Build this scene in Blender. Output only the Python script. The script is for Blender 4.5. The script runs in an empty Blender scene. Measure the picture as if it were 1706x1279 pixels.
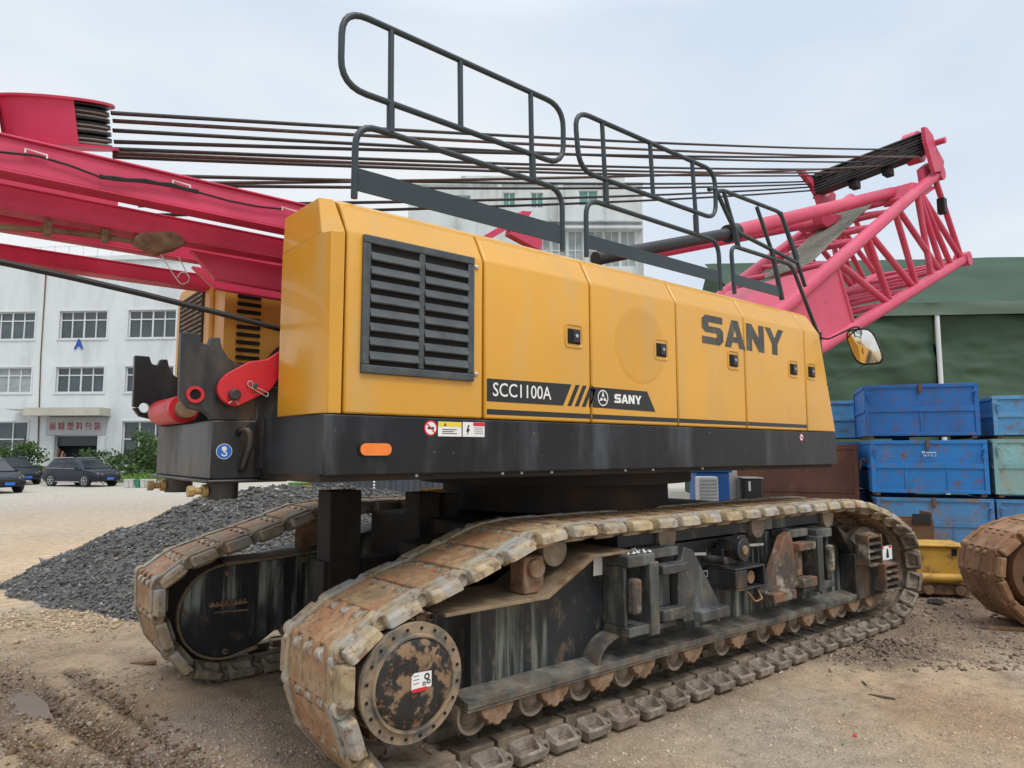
import bpy, math, random
import numpy as np
from mathutils import Vector, Matrix
random.seed(7); RNG = np.random.default_rng(7)
scene = bpy.context.scene
col = scene.collection
R = math.radians

# ------------------------------------------------------------------ camera
CAM_H, FPX, CX, CY = 1.75, 1150.0, 853.0, 639.5
PITCH, YAW = math.atan(113.5/1150.0), R(50.8)
FW = (math.cos(YAW), math.sin(YAW)); RT = (math.sin(YAW), -math.cos(YAW))
cam_data = bpy.data.cameras.new('camera')
cam = bpy.data.objects.new('camera', cam_data); col.objects.link(cam)
cam.location = (0, 0, CAM_H)
cam.rotation_euler = (R(90)+PITCH, 0, YAW-R(90))
cam_data.sensor_width = 36.0; cam_data.lens = 36.0*FPX/1706.0
cam_data.clip_start = 0.05; cam_data.clip_end = 6000
scene.camera = cam
# ------------------------------------------------------------------ light
SUN_EL, SUN_AZ = R(58), R(-95)
wd = bpy.data.worlds.new('World'); scene.world = wd; wd.use_nodes = True
nt = wd.node_tree; nt.nodes.clear()
def N(nt, t, **k):
    n = nt.nodes.new(t)
    for a, b in k.items(): setattr(n, a, b)
    return n
out = N(nt, 'ShaderNodeOutputWorld'); bg = N(nt, 'ShaderNodeBackground')
sky = N(nt, 'ShaderNodeTexSky', sky_type='NISHITA'); sky.sun_disc = False
sky.sun_elevation = SUN_EL; sky.sun_rotation = R(90)-SUN_AZ; sky.dust_density = 4; sky.air_density = 1.2
tc = N(nt, 'ShaderNodeTexCoord'); sep = N(nt, 'ShaderNodeSeparateXYZ')
nt.links.new(tc.outputs['Generated'], sep.inputs[0])
ramp = N(nt, 'ShaderNodeValToRGB'); e = ramp.color_ramp.elements
e[0].position = 0.0; e[0].color = (9.3, 9.5, 9.7, 1)
e[1].position = 1.0; e[1].color = (23, 23.5, 24, 1)
for p_, c_ in ((0.22, (9.0, 9.4, 9.8, 1)), (0.55, (8.5, 9.1, 9.8, 1)), (0.75, (15, 15.6, 16.4, 1))):
    q = e.new(p_); q.color = c_
nt.links.new(sep.outputs['Z'], ramp.inputs[0])
# cloud patches: thin places where a little blue comes through
mp = N(nt, 'ShaderNodeMapping'); mp.inputs['Scale'].default_value = (1, 1, 2.6)
nt.links.new(tc.outputs['Generated'], mp.inputs[0])
no = N(nt, 'ShaderNodeTexNoise'); no.inputs['Scale'].default_value = 1.7; no.inputs['Detail'].default_value = 5; no.inputs['Roughness'].default_value = .45
nt.links.new(mp.outputs[0], no.inputs['Vector'])
r2 = N(nt, 'ShaderNodeValToRGB'); r2.color_ramp.elements[0].position = .36; r2.color_ramp.elements[1].position = .62
r2.color_ramp.elements[0].color = (.80, .87, .95, 1); r2.color_ramp.elements[1].color = (1.04, 1.02, .995, 1)
nt.links.new(no.outputs['Fac'], r2.inputs[0])
mul = N(nt, 'ShaderNodeMix', data_type='RGBA', blend_type='MULTIPLY'); mul.inputs[0].default_value = 1
nt.links.new(ramp.outputs[0], mul.inputs[6]); nt.links.new(r2.outputs[0], mul.inputs[7])
mx = N(nt, 'ShaderNodeMix', data_type='RGBA'); mx.inputs[0].default_value = .94
nt.links.new(sky.outputs[0], mx.inputs[6]); nt.links.new(mul.outputs[2], mx.inputs[7])
nt.links.new(mx.outputs[2], bg.inputs[0]); bg.inputs[1].default_value = 0.1
nt.links.new(bg.outputs[0], out.inputs[0])
sun_d = bpy.data.lights.new('sun', 'SUN'); sun_d.energy = 1.4; sun_d.angle = R(18); sun_d.color = (1, .96, .9)
sun = bpy.data.objects.new('sun', sun_d); col.objects.link(sun)
sun.rotation_euler = (R(90)-SUN_EL, 0, SUN_AZ+R(90))
scene.view_settings.view_transform = 'Standard'; scene.view_settings.look = 'None'
scene.view_settings.exposure = 0.0; scene.view_settings.gamma = 1.0

# ------------------------------------------------------------------ measuring rays
def ray(x, y):
    a = (x-CX)/FPX; b = -(y-CY)/FPX
    f = math.cos(PITCH)-b*math.sin(PITCH); z = math.sin(PITCH)+b*math.cos(PITCH)
    return (FW[0]*f+RT[0]*a, FW[1]*f+RT[1]*a, z)
def PY(x, y, Y):
    d = ray(x, y); t = Y/d[1]; return Vector((d[0]*t, Y, CAM_H+d[2]*t))
def PX(x, y, X):
    d = ray(x, y); t = X/d[0]; return Vector((X, d[1]*t, CAM_H+d[2]*t))
def PZ(x, y, Z=0.0):
    d = ray(x, y); t = (Z-CAM_H)/d[2]; return Vector((d[0]*t, d[1]*t, Z))
def PD(x, y, D):
    d = ray(x, y); n = d[0]*FW[0]+d[1]*FW[1]; t = D/n; return Vector((d[0]*t, d[1]*t, CAM_H+d[2]*t))

# ------------------------------------------------------------------ materials
def srgb(h):
    if isinstance(h, tuple): return h
    h = h.lstrip('#'); r = []
    for i in (0, 2, 4):
        c = int(h[i:i+2], 16)/255.; r.append(c/12.92 if c <= .04045 else ((c+.055)/1.055)**2.4)
    return tuple(r)
MATS = {}
def mat(name, c, rough=.5, metal=0., var=.12, vscale=1.5, dirt=None, damt=.0, dscale=3., stretch=1., dedge=.12,
        dirt2=None, dedge2=None, damt2=0., dscale2=8., stretch2=1., bump=0., bscale=30., rnd=False, spec=.5, attr=None, trans=0., huevar=0., coat=0.):
    m = bpy.data.materials.new(name); m.use_nodes = True; t = m.node_tree; L = t.links.new
    b = t.nodes['Principled BSDF']; c = srgb(c)
    b.inputs['Metallic'].default_value = metal; b.inputs['Specular IOR Level'].default_value = spec
    b.inputs['Coat Weight'].default_value = coat
    if trans: b.inputs['Transmission Weight'].default_value = trans
    tc = N(t, 'ShaderNodeTexCoord'); vec = tc.outputs['Object']
    if rnd:
        oi = N(t, 'ShaderNodeObjectInfo'); mu = N(t, 'ShaderNodeMath', operation='MULTIPLY'); mu.inputs[1].default_value = 90
        L(oi.outputs['Random'], mu.inputs[0]); va = N(t, 'ShaderNodeVectorMath', operation='ADD')
        L(vec, va.inputs[0]); L(mu.outputs[0], va.inputs[1]); vec = va.outputs[0]
    def noise(scale, st=1., det=6, ro=.6, off=0.):
        mp = N(t, 'ShaderNodeMapping'); mp.inputs['Scale'].default_value = (1, 1, st); mp.inputs['Location'].default_value = (off, off*.7, off*.3)
        L(vec, mp.inputs[0]); n = N(t, 'ShaderNodeTexNoise'); n.inputs['Scale'].default_value = scale
        n.inputs['Detail'].default_value = det; n.inputs['Roughness'].default_value = ro; L(mp.outputs[0], n.inputs['Vector']); return n.outputs['Fac']
    if attr:
        a = N(t, 'ShaderNodeAttribute', attribute_name=attr); cur = a.outputs['Color']
    else:
        rg = N(t, 'ShaderNodeRGB'); rg.outputs[0].default_value = (*c, 1); cur = rg.outputs[0]
    def mixc(f, A, B, mode='MIX'):
        x = N(t, 'ShaderNodeMix', data_type='RGBA', blend_type=mode)
        if isinstance(f, float): x.inputs[0].default_value = f
        else: L(f, x.inputs[0])
        for i, v in ((6, A), (7, B)):
            if isinstance(v, tuple): x.inputs[i].default_value = (*v, 1)
            else: L(v, x.inputs[i])
        return x.outputs[2]
    if huevar and rnd:
        hs = N(t, 'ShaderNodeHueSaturation'); mr = N(t, 'ShaderNodeMapRange'); mr.inputs['To Min'].default_value = 1-huevar; mr.inputs['To Max'].default_value = 1+huevar
        L(oi.outputs['Random'], mr.inputs[0]); L(mr.outputs[0], hs.inputs['Value']); L(cur, hs.inputs['Color']); cur = hs.outputs[0]
    if var:
        n = noise(vscale, det=8); mr = N(t, 'ShaderNodeMapRange'); mr.inputs['From Min'].default_value = .3; mr.inputs['From Max'].default_value = .7
        mr.inputs['To Min'].default_value = 1-var; mr.inputs['To Max'].default_value = 1+var; L(n, mr.inputs[0])
        cr = N(t, 'ShaderNodeCombineColor')
        for i in range(3): L(mr.outputs[0], cr.inputs[i])
        cur = mixc(1., cur, cr.outputs[0], 'MULTIPLY')
    rsock = None
    for dc, da, ds, st, off, dedge in ((dirt, damt, dscale, stretch, 3., dedge), (dirt2, damt2, dscale2, stretch2, 11., dedge2 or dedge)):
        if dc is None: continue
        n = noise(ds, st, 9, .62, off); mr = N(t, 'ShaderNodeMapRange', interpolation_type='SMOOTHSTEP')
        c0 = .72-.44*da
        mr.inputs['From Min'].default_value = c0-dedge; mr.inputs['From Max'].default_value = c0+dedge; L(n, mr.inputs[0])
        fo = mr.outputs[0]
        if st < .1:     # runs of streaks come in groups
            mk = noise(1.6, .5, 3, .5, off+20); m2 = N(t, 'ShaderNodeMapRange', interpolation_type='SMOOTHSTEP'); m2.inputs['From Min'].default_value = .46; m2.inputs['From Max'].default_value = .60; L(mk, m2.inputs[0])
            mm = N(t, 'ShaderNodeMath', operation='MULTIPLY'); L(fo, mm.inputs[0]); L(m2.outputs[0], mm.inputs[1]); fo = mm.outputs[0]
        cur = mixc(fo, cur, srgb(dc)); rsock = fo if rsock is None else rsock
    L(cur, b.inputs['Base Color'])
    if rsock is not None:
        mr = N(t, 'ShaderNodeMapRange'); mr.inputs['To Min'].default_value = rough; mr.inputs['To Max'].default_value = max(rough, .85)
        L(rsock, mr.inputs[0]); L(mr.outputs[0], b.inputs['Roughness'])
    else: b.inputs['Roughness'].default_value = rough
    if bump:
        n = noise(bscale, 1., 6, .65, 5.); bp = N(t, 'ShaderNodeBump'); bp.inputs['Strength'].default_value = 1.; bp.inputs['Distance'].default_value = bump
        L(n, bp.inputs['Height']); L(bp.outputs[0], b.inputs['Normal'])
    MATS[name] = m; return m
MUD = '#a58f6c'; MUD2 = '#8a6f4e'
mat('yellow_paint', (.63, .312, .022), .30, var=.07, vscale=.9, dirt=(.50, .33, .13), damt=.10, dscale=5, stretch=.18, dedge=.22, dirt2=(.30, .19, .08), damt2=.0, dscale2=40, dedge2=.05, coat=.25, bump=.006, bscale=1.8)
mat('yellow_paint_far', (.62, .32, .06), .45, var=.1)
mat('skirt_black', (.011, .0125, .016), .34, spec=.32, var=.3, vscale=1.2, dirt=(.10, .11, .12), damt=.13, dscale=3.2, stretch=.22, dedge=.2, dirt2=(.22, .22, .21), damt2=.03, dscale2=14, dedge2=.05, bump=.004, bscale=2.5)
mat('bracket_black', (.017, .0185, .021), .38, var=.3, dirt=(.10, .10, .10), damt=.25, dscale=3, stretch=.3, dedge=.15, dirt2=(.16, .10, .055), damt2=.16, dscale2=4, stretch2=.5)
mat('rail_paint', (.022, .036, .045), .42, var=.15, vscale=4)
mat('slat_grey', (.05, .062, .07), .45, var=.35, vscale=6, dirt=(.10, .11, .11), damt=.3, dscale=8)
mat('hole_black', (.006, .006, .006), .9, var=0)
mat('red_paint', (.64, .048, .125), .42, var=.14, vscale=.9, dirt=(.42, .025, .06), damt=.22, dscale=2.5, dedge=.25)
mat('red_boom', (.55, .042, .105), .45, var=.14, vscale=1.1, dirt=(.62, .14, .20), damt=.22, dscale=1.6, dedge=.25, dirt2=(.22, .06, .05), damt2=.14, dscale2=18, dedge2=.06)
mat('red_bright', (.60, .018, .03), .4, var=.12, vscale=3, dirt=(.35, .05, .05), damt=.12, dscale=9)
mat('shoe_steel', (.36, .25, .145), .6, var=.4, vscale=14, dirt=(.36, .155, .065), damt=.40, dscale=3.0, dedge=.2, dirt2=(.17, .125, .085), damt2=.30, dscale2=22, dedge2=.08, bump=.004, bscale=60, rnd=True, huevar=.15)
mat('shoe_pad', (.37, .28, .16), .55, var=.35, vscale=12, dirt=(.33, .335, .325), damt=.42, dscale=4, dedge=.14, dirt2=(.20, .13, .08), damt2=.30, dscale2=18, dedge2=.08, bump=.003, bscale=60, rnd=True, huevar=.15)
mat('pad_muddy', (.23, .19, .145), .85, var=.45, vscale=14, dirt=(.16, .115, .08), damt=.35, dscale=6, dedge=.12, dirt2=(.34, .30, .25), damt2=.25, dscale2=14, bump=.006, bscale=60, rnd=True, huevar=.15)
mat('shoe_muddy', (.25, .195, .135), .85, var=.45, vscale=8, dirt=(.17, .115, .075), damt=.35, dscale=4, dedge=.14, dirt2=(.33, .28, .22), damt2=.25, dscale2=9, bump=.010, bscale=34, rnd=True, huevar=.15)
mat('pin_steel', (.42, .38, .32), .45, metal=.25, var=.3, vscale=20, dirt=(.25, .17, .10), damt=.4, dscale=20, rnd=True)
mat('frame_black', (.014, .017, .021), .5, var=.35, vscale=2, dirt=(.29, .33, .28), damt=.36, dscale=13, stretch=.06, dedge=.11, dirt2=(.16, .12, .075), damt2=.16, dscale2=9, stretch2=.6, bump=.002, bscale=30)
mat('frame_edge', (.055, .058, .055), .7, var=.3, vscale=5, dirt=(.21, .195, .16), damt=.42, dscale=7, dedge=.2, dirt2=(.15, .09, .05), damt2=.25, dscale2=8, bump=.003, bscale=40)
mat('dusty_top', (.22, .16, .10), .85, var=.3, vscale=4, dirt=(.14, .07, .03), damt=.25, dscale=6, bump=.004, bscale=40)
mat('rust_mud', (.20, .115, .065), .85, var=.45, vscale=9, dirt=(.28, .20, .13), damt=.40, dscale=8, bump=.008, bscale=30)
mat('bracket_grey', (.045, .048, .048), .5, var=.3, vscale=4, dirt=(.14, .15, .14), damt=.32, dscale=6, stretch=.3, dirt2=(.15, .12, .07), damt2=.2, dscale2=10)
mat('rust_bracket', (.055, .048, .042), .75, var=.35, vscale=7, dirt=(.22, .105, .055), damt=.38, dscale=6, stretch=.5, dirt2=(.40, .36, .27), damt2=.25, dscale2=7, bump=.006, bscale=30)
mat('roller_steel', (.24, .19, .14), .7, var=.3, vscale=5, dirt=(.12, .10, .08), damt=.3, dscale=9, bump=.004, bscale=30, rnd=True)
mat('drive_black', (.016, .016, .016), .5, var=.3, vscale=6, dirt=(.24, .155, .09), damt=.42, dscale=13, dedge=.05, dirt2=(.20, .07, .025), damt2=.2, dscale2=22, bump=.003, bscale=30)
mat('drive_rim', (.10, .095, .085), .65, var=.3, vscale=6, dirt=(.30, .22, .14), damt=.5, dscale=7, bump=.004, bscale=30)
mat('dark_steel', (.012, .010, .009), .75, var=.4, vscale=2, dirt=(.05, .028, .015), damt=.3, dscale=2)  # near-black steel with patches of brown dirt
mat('rope', (.035, .030, .028), .6, var=.4, vscale=30, bump=.004, bscale=120)
mat('rope_brown', (.085, .05, .036), .7, var=.4, vscale=30, bump=.004, bscale=120)
mat('rubber', (.012, .012, .013), .6, var=.2)
mat('sheave_black', (.012, .013, .015), .5, var=.3, vscale=5)
mat('grating', (.25, .245, .21), .75, var=.25, vscale=3, bump=.01, bscale=14)
mat('bare_metal', (.48, .47, .45), .4, metal=.6, var=.2, vscale=8)
mat('brass', (.42, .30, .13), .5, metal=.4, var=.3, vscale=8)
mat('white_decal', (.78, .78, .78), .5, var=.04)
mat('black_decal', (.012, .013, .014), .35, var=.1)
mat('grey_decal', (.065, .065, .060), .6, var=.25, vscale=5, dirt=(.15, .14, .11), damt=.25, dscale=20, stretch=.2)
mat('yellow_decal', (.80, .60, .03), .5, var=.03)
mat('red_decal', (.60, .02, .04), .5, var=.03)
mat('blue_decal', (.02, .15, .55), .5, var=.03)
mat('orange_lens', (.85, .20, .01), .25, var=.1, vscale=20, coat=.6)
mat('mirror', (.85, .82, .76), .04, metal=1., var=0)
mat('chips', (.09, .09, .1), .9, var=0, attr='Col')
mat('ground', (.4, .3, .2), .9, var=.22, vscale=6, attr='Col', bump=.03, bscale=60, dirt=(.24, .18, .125), damt=.16, dscale=14, dedge=.12, dirt2=(.62, .53, .42), damt2=.28, dscale2=60, dedge2=.08, spec=.2)
mat('puddle', (.17, .125, .095), .42, var=.1, spec=.2)

# ------------------------------------------------------------------ mesh building
ORG = {}
def xyz(p): return (float(p[0]), float(p[1]), float(p[2]))
class MB:
    def __init__(s): s.v = []; s.f = []; s.M = None
    def add(s, vs, fs):
        n = len(s.v)
        if s.M is not None: vs = [s.M @ Vector(xyz(p)) for p in vs]
        s.v += [xyz(p) for p in vs]; s.f += [tuple(n+i for i in f) for f in fs]; return s
    def hexa(s, p):   # 8 points: bottom 4 ccw, top 4 ccw
        return s.add(p, [(3, 2, 1, 0), (4, 5, 6, 7), (0, 1, 5, 4), (1, 2, 6, 5), (2, 3, 7, 6), (3, 0, 4, 7)])
    def box(s, x0, x1, y0, y1, z0, z1):
        return s.hexa([(x0, y0, z0), (x1, y0, z0), (x1, y1, z0), (x0, y1, z0), (x0, y0, z1), (x1, y0, z1), (x1, y1, z1), (x0, y1, z1)])
    def prism(s, poly, a0, a1, ax='y'):
        f = {'y': lambda p, a: (p[0], a, p[1]), 'x': lambda p, a: (a, p[0], p[1]), 'z': lambda p, a: (p[0], p[1], a)}[ax]
        n = len(poly); vs = [f(p, a0) for p in poly]+[f(p, a1) for p in poly]
        fs = [tuple(range(n)), tuple(range(2*n-1, n-1, -1))]+[(i, n+i, n+(i+1) % n, (i+1) % n) for i in range(n)]
        return s.add(vs, fs)
    def beam(s, a, b, w, h, up=(0, 0, 1)):   # rectangular bar from a to b
        a = Vector(a); b = Vector(b); d = (b-a).normalized(); u = Vector(up); r = d.cross(u).normalized(); u = r.cross(d)
        r *= w/2; u *= h/2
        return s.hexa([a-r-u, b-r-u, b+r-u, a+r-u, a-r+u, b-r+u, b+r+u, a+r+u])
    def cyl(s, a, b, r0, r1=None, n=20):
        return s.lathe(a, b, [(0, 0), (0, r0), (1, r0 if r1 is None else r1), (1, 0)], n)
    def lathe(s, a, b, prof, n=24):   # prof: (t along a->b, radius)
        a = Vector(a); b = Vector(b); d = b-a; dn = d.normalized()
        u = dn.orthogonal().normalized(); w = dn.cross(u); vs = []; fs = []; rings = []
        for t, r in prof:
            c = a+d*t
            if r < 1e-6: rings.append([len(vs)]); vs.append(c)
            else:
                rings.append(list(range(len(vs), len(vs)+n)))
                for i in range(n):
                    th = 2*math.pi*i/n; vs.append(c+(u*math.cos(th)+w*math.sin(th))*r)
        for A, B in zip(rings, rings[1:]):
            if len(A) == 1 and len(B) == 1: continue
            for i in range(n):
                j = (i+1) % n
                if len(A) == 1: fs.append((A[0], B[j], B[i]))
                elif len(B) == 1: fs.append((A[i], A[j], B[0]))
                else: fs.append((A[i], A[j], B[j], B[i]))
        return s.add(vs, fs)
    def tube(s, pts, r, n=10, closed=False):
        P = [Vector(p) for p in pts]; m = len(P); vs = []; fs = []
        nrm = None
        for i in range(m):
            if closed: d = (P[(i+1) % m]-P[i-1]).normalized()
            elif i == 0: d = (P[1]-P[0]).normalized()
            elif i == m-1: d = (P[-1]-P[-2]).normalized()
            else: d = ((P[i+1]-P[i]).normalized()+(P[i]-P[i-1]).normalized()).normalized()
            if nrm is None: nrm = d.orthogonal().normalized()
            nrm = (nrm-d*nrm.dot(d)).normalized(); w = d.cross(nrm)
            for k in range(n):
                th = 2*math.pi*k/n; vs.append(P[i]+(nrm*math.cos(th)+w*math.sin(th))*r)
        for i in range(m if closed else m-1):
            j = (i+1) % m
            if closed and j == 0:
                # match twist
                best = min(range(n), key=lambda q: (vs[q]-vs[i*n]).length)
            else: best = 0
            for k in range(n):
                k2 = (k+1) % n
                fs.append((i*n+k, i*n+k2, j*n+(k2+best) % n, j*n+(k+best) % n))
        if not closed: fs += [tuple(range(n-1, -1, -1)), tuple(range((m-1)*n, m*n))]
        return s.add(vs, fs)
    def quad(s, a, b, c, d): return s.add([a, b, c, d], [(0, 1, 2, 3)])
    def build(s, name, m=None, parent=None, bevel=0, smooth=True, ang=38, org=None):
        me = bpy.data.meshes.new(name); o3 = Vector(org) if org is not None else (ORG.get(parent.name, Vector((0, 0, 0))) if parent else Vector((0, 0, 0)))
        V = np.array(s.v, dtype=np.float64)-np.array(o3) if len(s.v) else np.zeros((0, 3))
        me.from_pydata(V.tolist(), [], s.f); me.update()
        if smooth:
            me.polygons.foreach_set('use_smooth', [True]*len(me.polygons)); me.set_sharp_from_angle(angle=R(ang))
        o = bpy.data.objects.new(name, me); col.objects.link(o)
        if m: me.materials.append(MATS[m] if isinstance(m, str) else m)
        if parent: o.parent = parent
        else: o.location = o3
        ORG[o.name] = o3
        if bevel:
            b = o.modifiers.new('bevel', 'BEVEL'); b.width = bevel; b.segments = 2; b.limit_method = 'ANGLE'; b.angle_limit = R(40)
        return o
def tag(o, label=None, cat=None, group=None, kind=None):
    if label: o['label'] = label
    if cat: o['category'] = cat
    if group: o['group'] = group
    if kind: o['kind'] = kind
    return o
def empty(name, loc, rz=0., local=False):
    o = bpy.data.objects.new(name, None); col.objects.link(o); o.location = loc; o.rotation_euler = (0, 0, rz); o.empty_display_size = .3
    ORG[o.name] = Vector((0, 0, 0)) if local else Vector(loc); return o
def copy_tree(o, parent=None):
    c = o.copy(); col.objects.link(c); c.parent = parent
    for ch in [x for x in scene.objects if x.parent == o]: copy_tree(ch, c)
    return c
def rounded(pts, r, seg=5, closed=False):
    P = [Vector(p) for p in pts]; n = len(P); out = []
    for i in range(n):
        if not closed and i in (0, n-1): out.append(P[i]); continue
        a, b, c = P[i-1], P[i], P[(i+1) % n]
        d1 = (a-b); d2 = (c-b); rr = min(r, d1.length*.49, d2.length*.49); d1.normalize(); d2.normalize()
        p, q = b+d1*rr, b+d2*rr
        for k in range(seg+1):
            t = k/seg; out.append(p*(1-t)**2+b*2*t*(1-t)+q*t*t)
    return out
def text_mesh(name, body, size, m, parent, loc, width=None, bold=0., depth=.002, rot=(R(90), 0, 0), align='LEFT', height=None, shear=0):
    cu = bpy.data.curves.new(name, 'FONT'); cu.body = body; cu.size = size; cu.extrude = depth; cu.offset = bold; cu.align_x = align; cu.shear = shear; cu.resolution_u = 3
    t = bpy.data.objects.new('tmp_text', cu); col.objects.link(t); bpy.context.view_layer.update()
    dg = bpy.context.evaluated_depsgraph_get(); me = bpy.data.meshes.new_from_object(t.evaluated_get(dg)); bpy.data.objects.remove(t)
    V = np.zeros(len(me.vertices)*3); me.vertices.foreach_get('co', V); V = V.reshape(-1, 3)
    if len(V):
        if width:
            x0, x1 = V[:, 0].min(), V[:, 0].max(); V[:, 0] = (V[:, 0]-x0)/(x1-x0)*width-(width/2 if align == 'CENTER' else 0)
        if height:
            y0, y1 = V[:, 1].min(), V[:, 1].max(); V[:, 1] = (V[:, 1]-y0)/(y1-y0)*height
        me.vertices.foreach_set('co', V.ravel())
    me.name = name; me.materials.clear(); me.materials.append(MATS[m]); o = bpy.data.objects.new(name, me); col.objects.link(o)
    o.rotation_euler = rot; o.location = Vector(loc)-(ORG.get(parent.name) if parent else Vector((0, 0, 0))); o.parent = parent; return o
# numpy value noise
def vnoise(x, y, seed=0):
    xi = np.floor(x).astype(np.int64); yi = np.floor(y).astype(np.int64); fx = x-xi; fy = y-yi
    def h(a, b):
        n = (a*374761393+b*668265263+seed*974711) & 0xffffffff; n = ((n ^ (n >> 13))*1274126177) & 0xffffffff; return ((n ^ (n >> 16)) & 0xffff)/65535.
    fx = fx*fx*(3-2*fx); fy = fy*fy*(3-2*fy)
    return (h(xi, yi)*(1-fx)+h(xi+1, yi)*fx)*(1-fy)+(h(xi, yi+1)*(1-fx)+h(xi+1, yi+1)*fx)*fy
def fbm(x, y, o=4, seed=0):
    s = 0; a = .5; t = 0
    for i in range(o): s = s+a*vnoise(x*2**i, y*2**i, seed+i*17); t += a; a *= .5
    return s/t-.5
def np_mesh(name, V, F, m, cols=None, smooth=True, org=(0, 0, 0)):
    me = bpy.data.meshes.new(name); V = np.asarray(V, dtype=np.float32)-np.array(org, dtype=np.float32); F = np.asarray(F, dtype=np.int32); k = F.shape[1]
    me.vertices.add(len(V)); me.vertices.foreach_set('co', V.ravel()); me.loops.add(F.size); me.loops.foreach_set('vertex_index', F.ravel())
    me.polygons.add(len(F)); me.polygons.foreach_set('loop_start', np.arange(len(F), dtype=np.int32)*k); me.polygons.foreach_set('loop_total', np.full(len(F), k, dtype=np.int32))
    me.update(calc_edges=True)
    if smooth: me.polygons.foreach_set('use_smooth', np.ones(len(F), dtype=bool))
    if cols is not None:
        a = me.color_attributes.new('Col', 'FLOAT_COLOR', 'POINT'); a.data.foreach_set('color', np.concatenate([cols, np.ones((len(V), 1))], 1).astype(np.float32).ravel())
    me.materials.append(MATS[m]); o = bpy.data.objects.new(name, me); col.objects.link(o); o.location = org; ORG[o.name] = Vector(org); return o
def stones(P, S, C, rng, flat=.7):
    """little irregular octahedral stones, baked: P centres, S sizes, C colours"""
    n = len(P); base = np.array([(1, 0, 0), (0, 1, 0), (-1, 0, 0), (0, -1, 0), (0, 0, 1), (0, 0, -1)], float)
    V = base[None]*rng.uniform(.55, 1.25, (n, 6, 1)); V += rng.normal(0, .16, (n, 6, 3)); V[:, :, 2] *= flat
    a = rng.uniform(0, 6.28, n); ca, sa = np.cos(a)[:, None], np.sin(a)[:, None]
    X = V[:, :, 0]*ca-V[:, :, 1]*sa; Y = V[:, :, 0]*sa+V[:, :, 1]*ca; tl = rng.normal(0, .5, n)[:, None]
    Z = V[:, :, 2]*np.cos(tl)+X*np.sin(tl); X = X*np.cos(tl)-V[:, :, 2]*np.sin(tl)
    V = np.stack([X, Y, Z], 2)*S[:, None, None]+P[:, None, :]
    F = np.array([(0, 1, 4), (1, 2, 4), (2, 3, 4), (3, 0, 4), (1, 0, 5), (2, 1, 5), (3, 2, 5), (0, 3, 5)])
    F = (F[None]+np.arange(n)[:, None, None]*6).reshape(-1, 3)
    return V.reshape(-1, 3), F, np.repeat(C, 6, 0)
# ================================================================== GROUND
def poly_dist(x, y, pts):
    d = np.full(x.shape, 1e9)
    for (ax, ay), (bx, by) in zip(pts, pts[1:]):
        dx, dy = bx-ax, by-ay; t = np.clip(((x-ax)*dx+(y-ay)*dy)/(dx*dx+dy*dy), 0, 1); d = np.minimum(d, np.hypot(x-ax-t*dx, y-ay-t*dy))
    return d
def gp(*px): return [tuple(PZ(*p)[:2]) for p in px]
RUTS = [(gp((-60, 1105), (60, 1165), (150, 1215), (280, 1300), (420, 1400)), .075, .045), (gp((120, 1120), (190, 1170), (270, 1225), (330, 1290), (450, 1380)), .05, .028), (gp((-80, 1190), (60, 1250), (170, 1330)), .07, .03),
        (gp((-60, 1075), (200, 1085), (330, 1118), (450, 1160)), .07, .015)]
PUD = gp((18, 1158), (40, 1150), (62, 1158), (78, 1178), (82, 1198), (58, 1207), (36, 1200), (24, 1180))
pcx, pcy = sum(p[0] for p in PUD)/len(PUD), sum(p[1] for p in PUD)/len(PUD)
def hground(x, y):
    r = np.hypot(x, y); near = np.clip(1-(r-14)/25, 0, 1)
    h = fbm(x*.9, y*.9, 3, 3)*.03+fbm(x*5, y*5, 5, 9)*.024+fbm(x*16, y*16, 2, 14)*.008
    for pts, w, dep in RUTS:
        d = poly_dist(x, y, pts)+fbm(x*9, y*9, 3, 21)*.05
        h = h-dep*np.exp(-(d/w)**2)*(.75+.5*np.sin((x+y*.4)*38)*np.exp(-(d/w)**2))+dep*.6*np.exp(-((d-w*2.1)/(w*.8))**2)*(1+fbm(x*14, y*14, 3, 5)*2)
    # under the machine the ground is pressed flat
    k = np.clip(1-np.maximum(np.abs(x-4.7)-3.2, 0)/.5, 0, 1)*np.clip(1-np.maximum(np.abs(y-4.75)-1.6, 0)/.5, 0, 1)
    h = h*(1-.75*k)-.018*k
    h = h-.05*np.exp(-(((x-pcx)**2+(y-pcy)**2)/.09))
    return h*near-.06*(1-near)
def axis(lo, hi, step, far):
    a = list(np.arange(lo, hi, step)); s = step; x = hi
    while x < far: a.append(x); s *= 1.22; x += s
    s = step; x = lo-step
    b = []
    while x > -far: b.append(x); s *= 1.22; x -= s
    return np.array(b[::-1]+a)
gx, gy = axis(-2.5, 12, .03, 2500), axis(1.6, 9, .03, 2500)
GX, GY = np.meshgrid(gx, gy); GH = hground(GX, GY)
rr = np.hypot(GX, GY)
def mixn(a, b, t): return a+(b-a)*t[..., None]
n1 = fbm(GX*.6, GY*.6, 4, 31)+.5; n2 = fbm(GX*3, GY*3, 4, 41)+.5; n3 = fbm(GX*.25+GY*.2, GY*1.2-GX*.6, 4, 51)+.5
C = mixn(np.array((.59, .435, .285)), np.array((.44, .30, .18)), np.clip((n1-.35)*2.2, 0, 1))
C = mixn(C, np.array((.42, .36, .29)), np.clip((n3-.55)*3, 0, 1)*.7)
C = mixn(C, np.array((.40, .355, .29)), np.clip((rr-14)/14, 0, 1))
C = mixn(C, np.array((.45, .42, .37)), np.clip((rr-26)/8, 0, 1))
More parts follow.
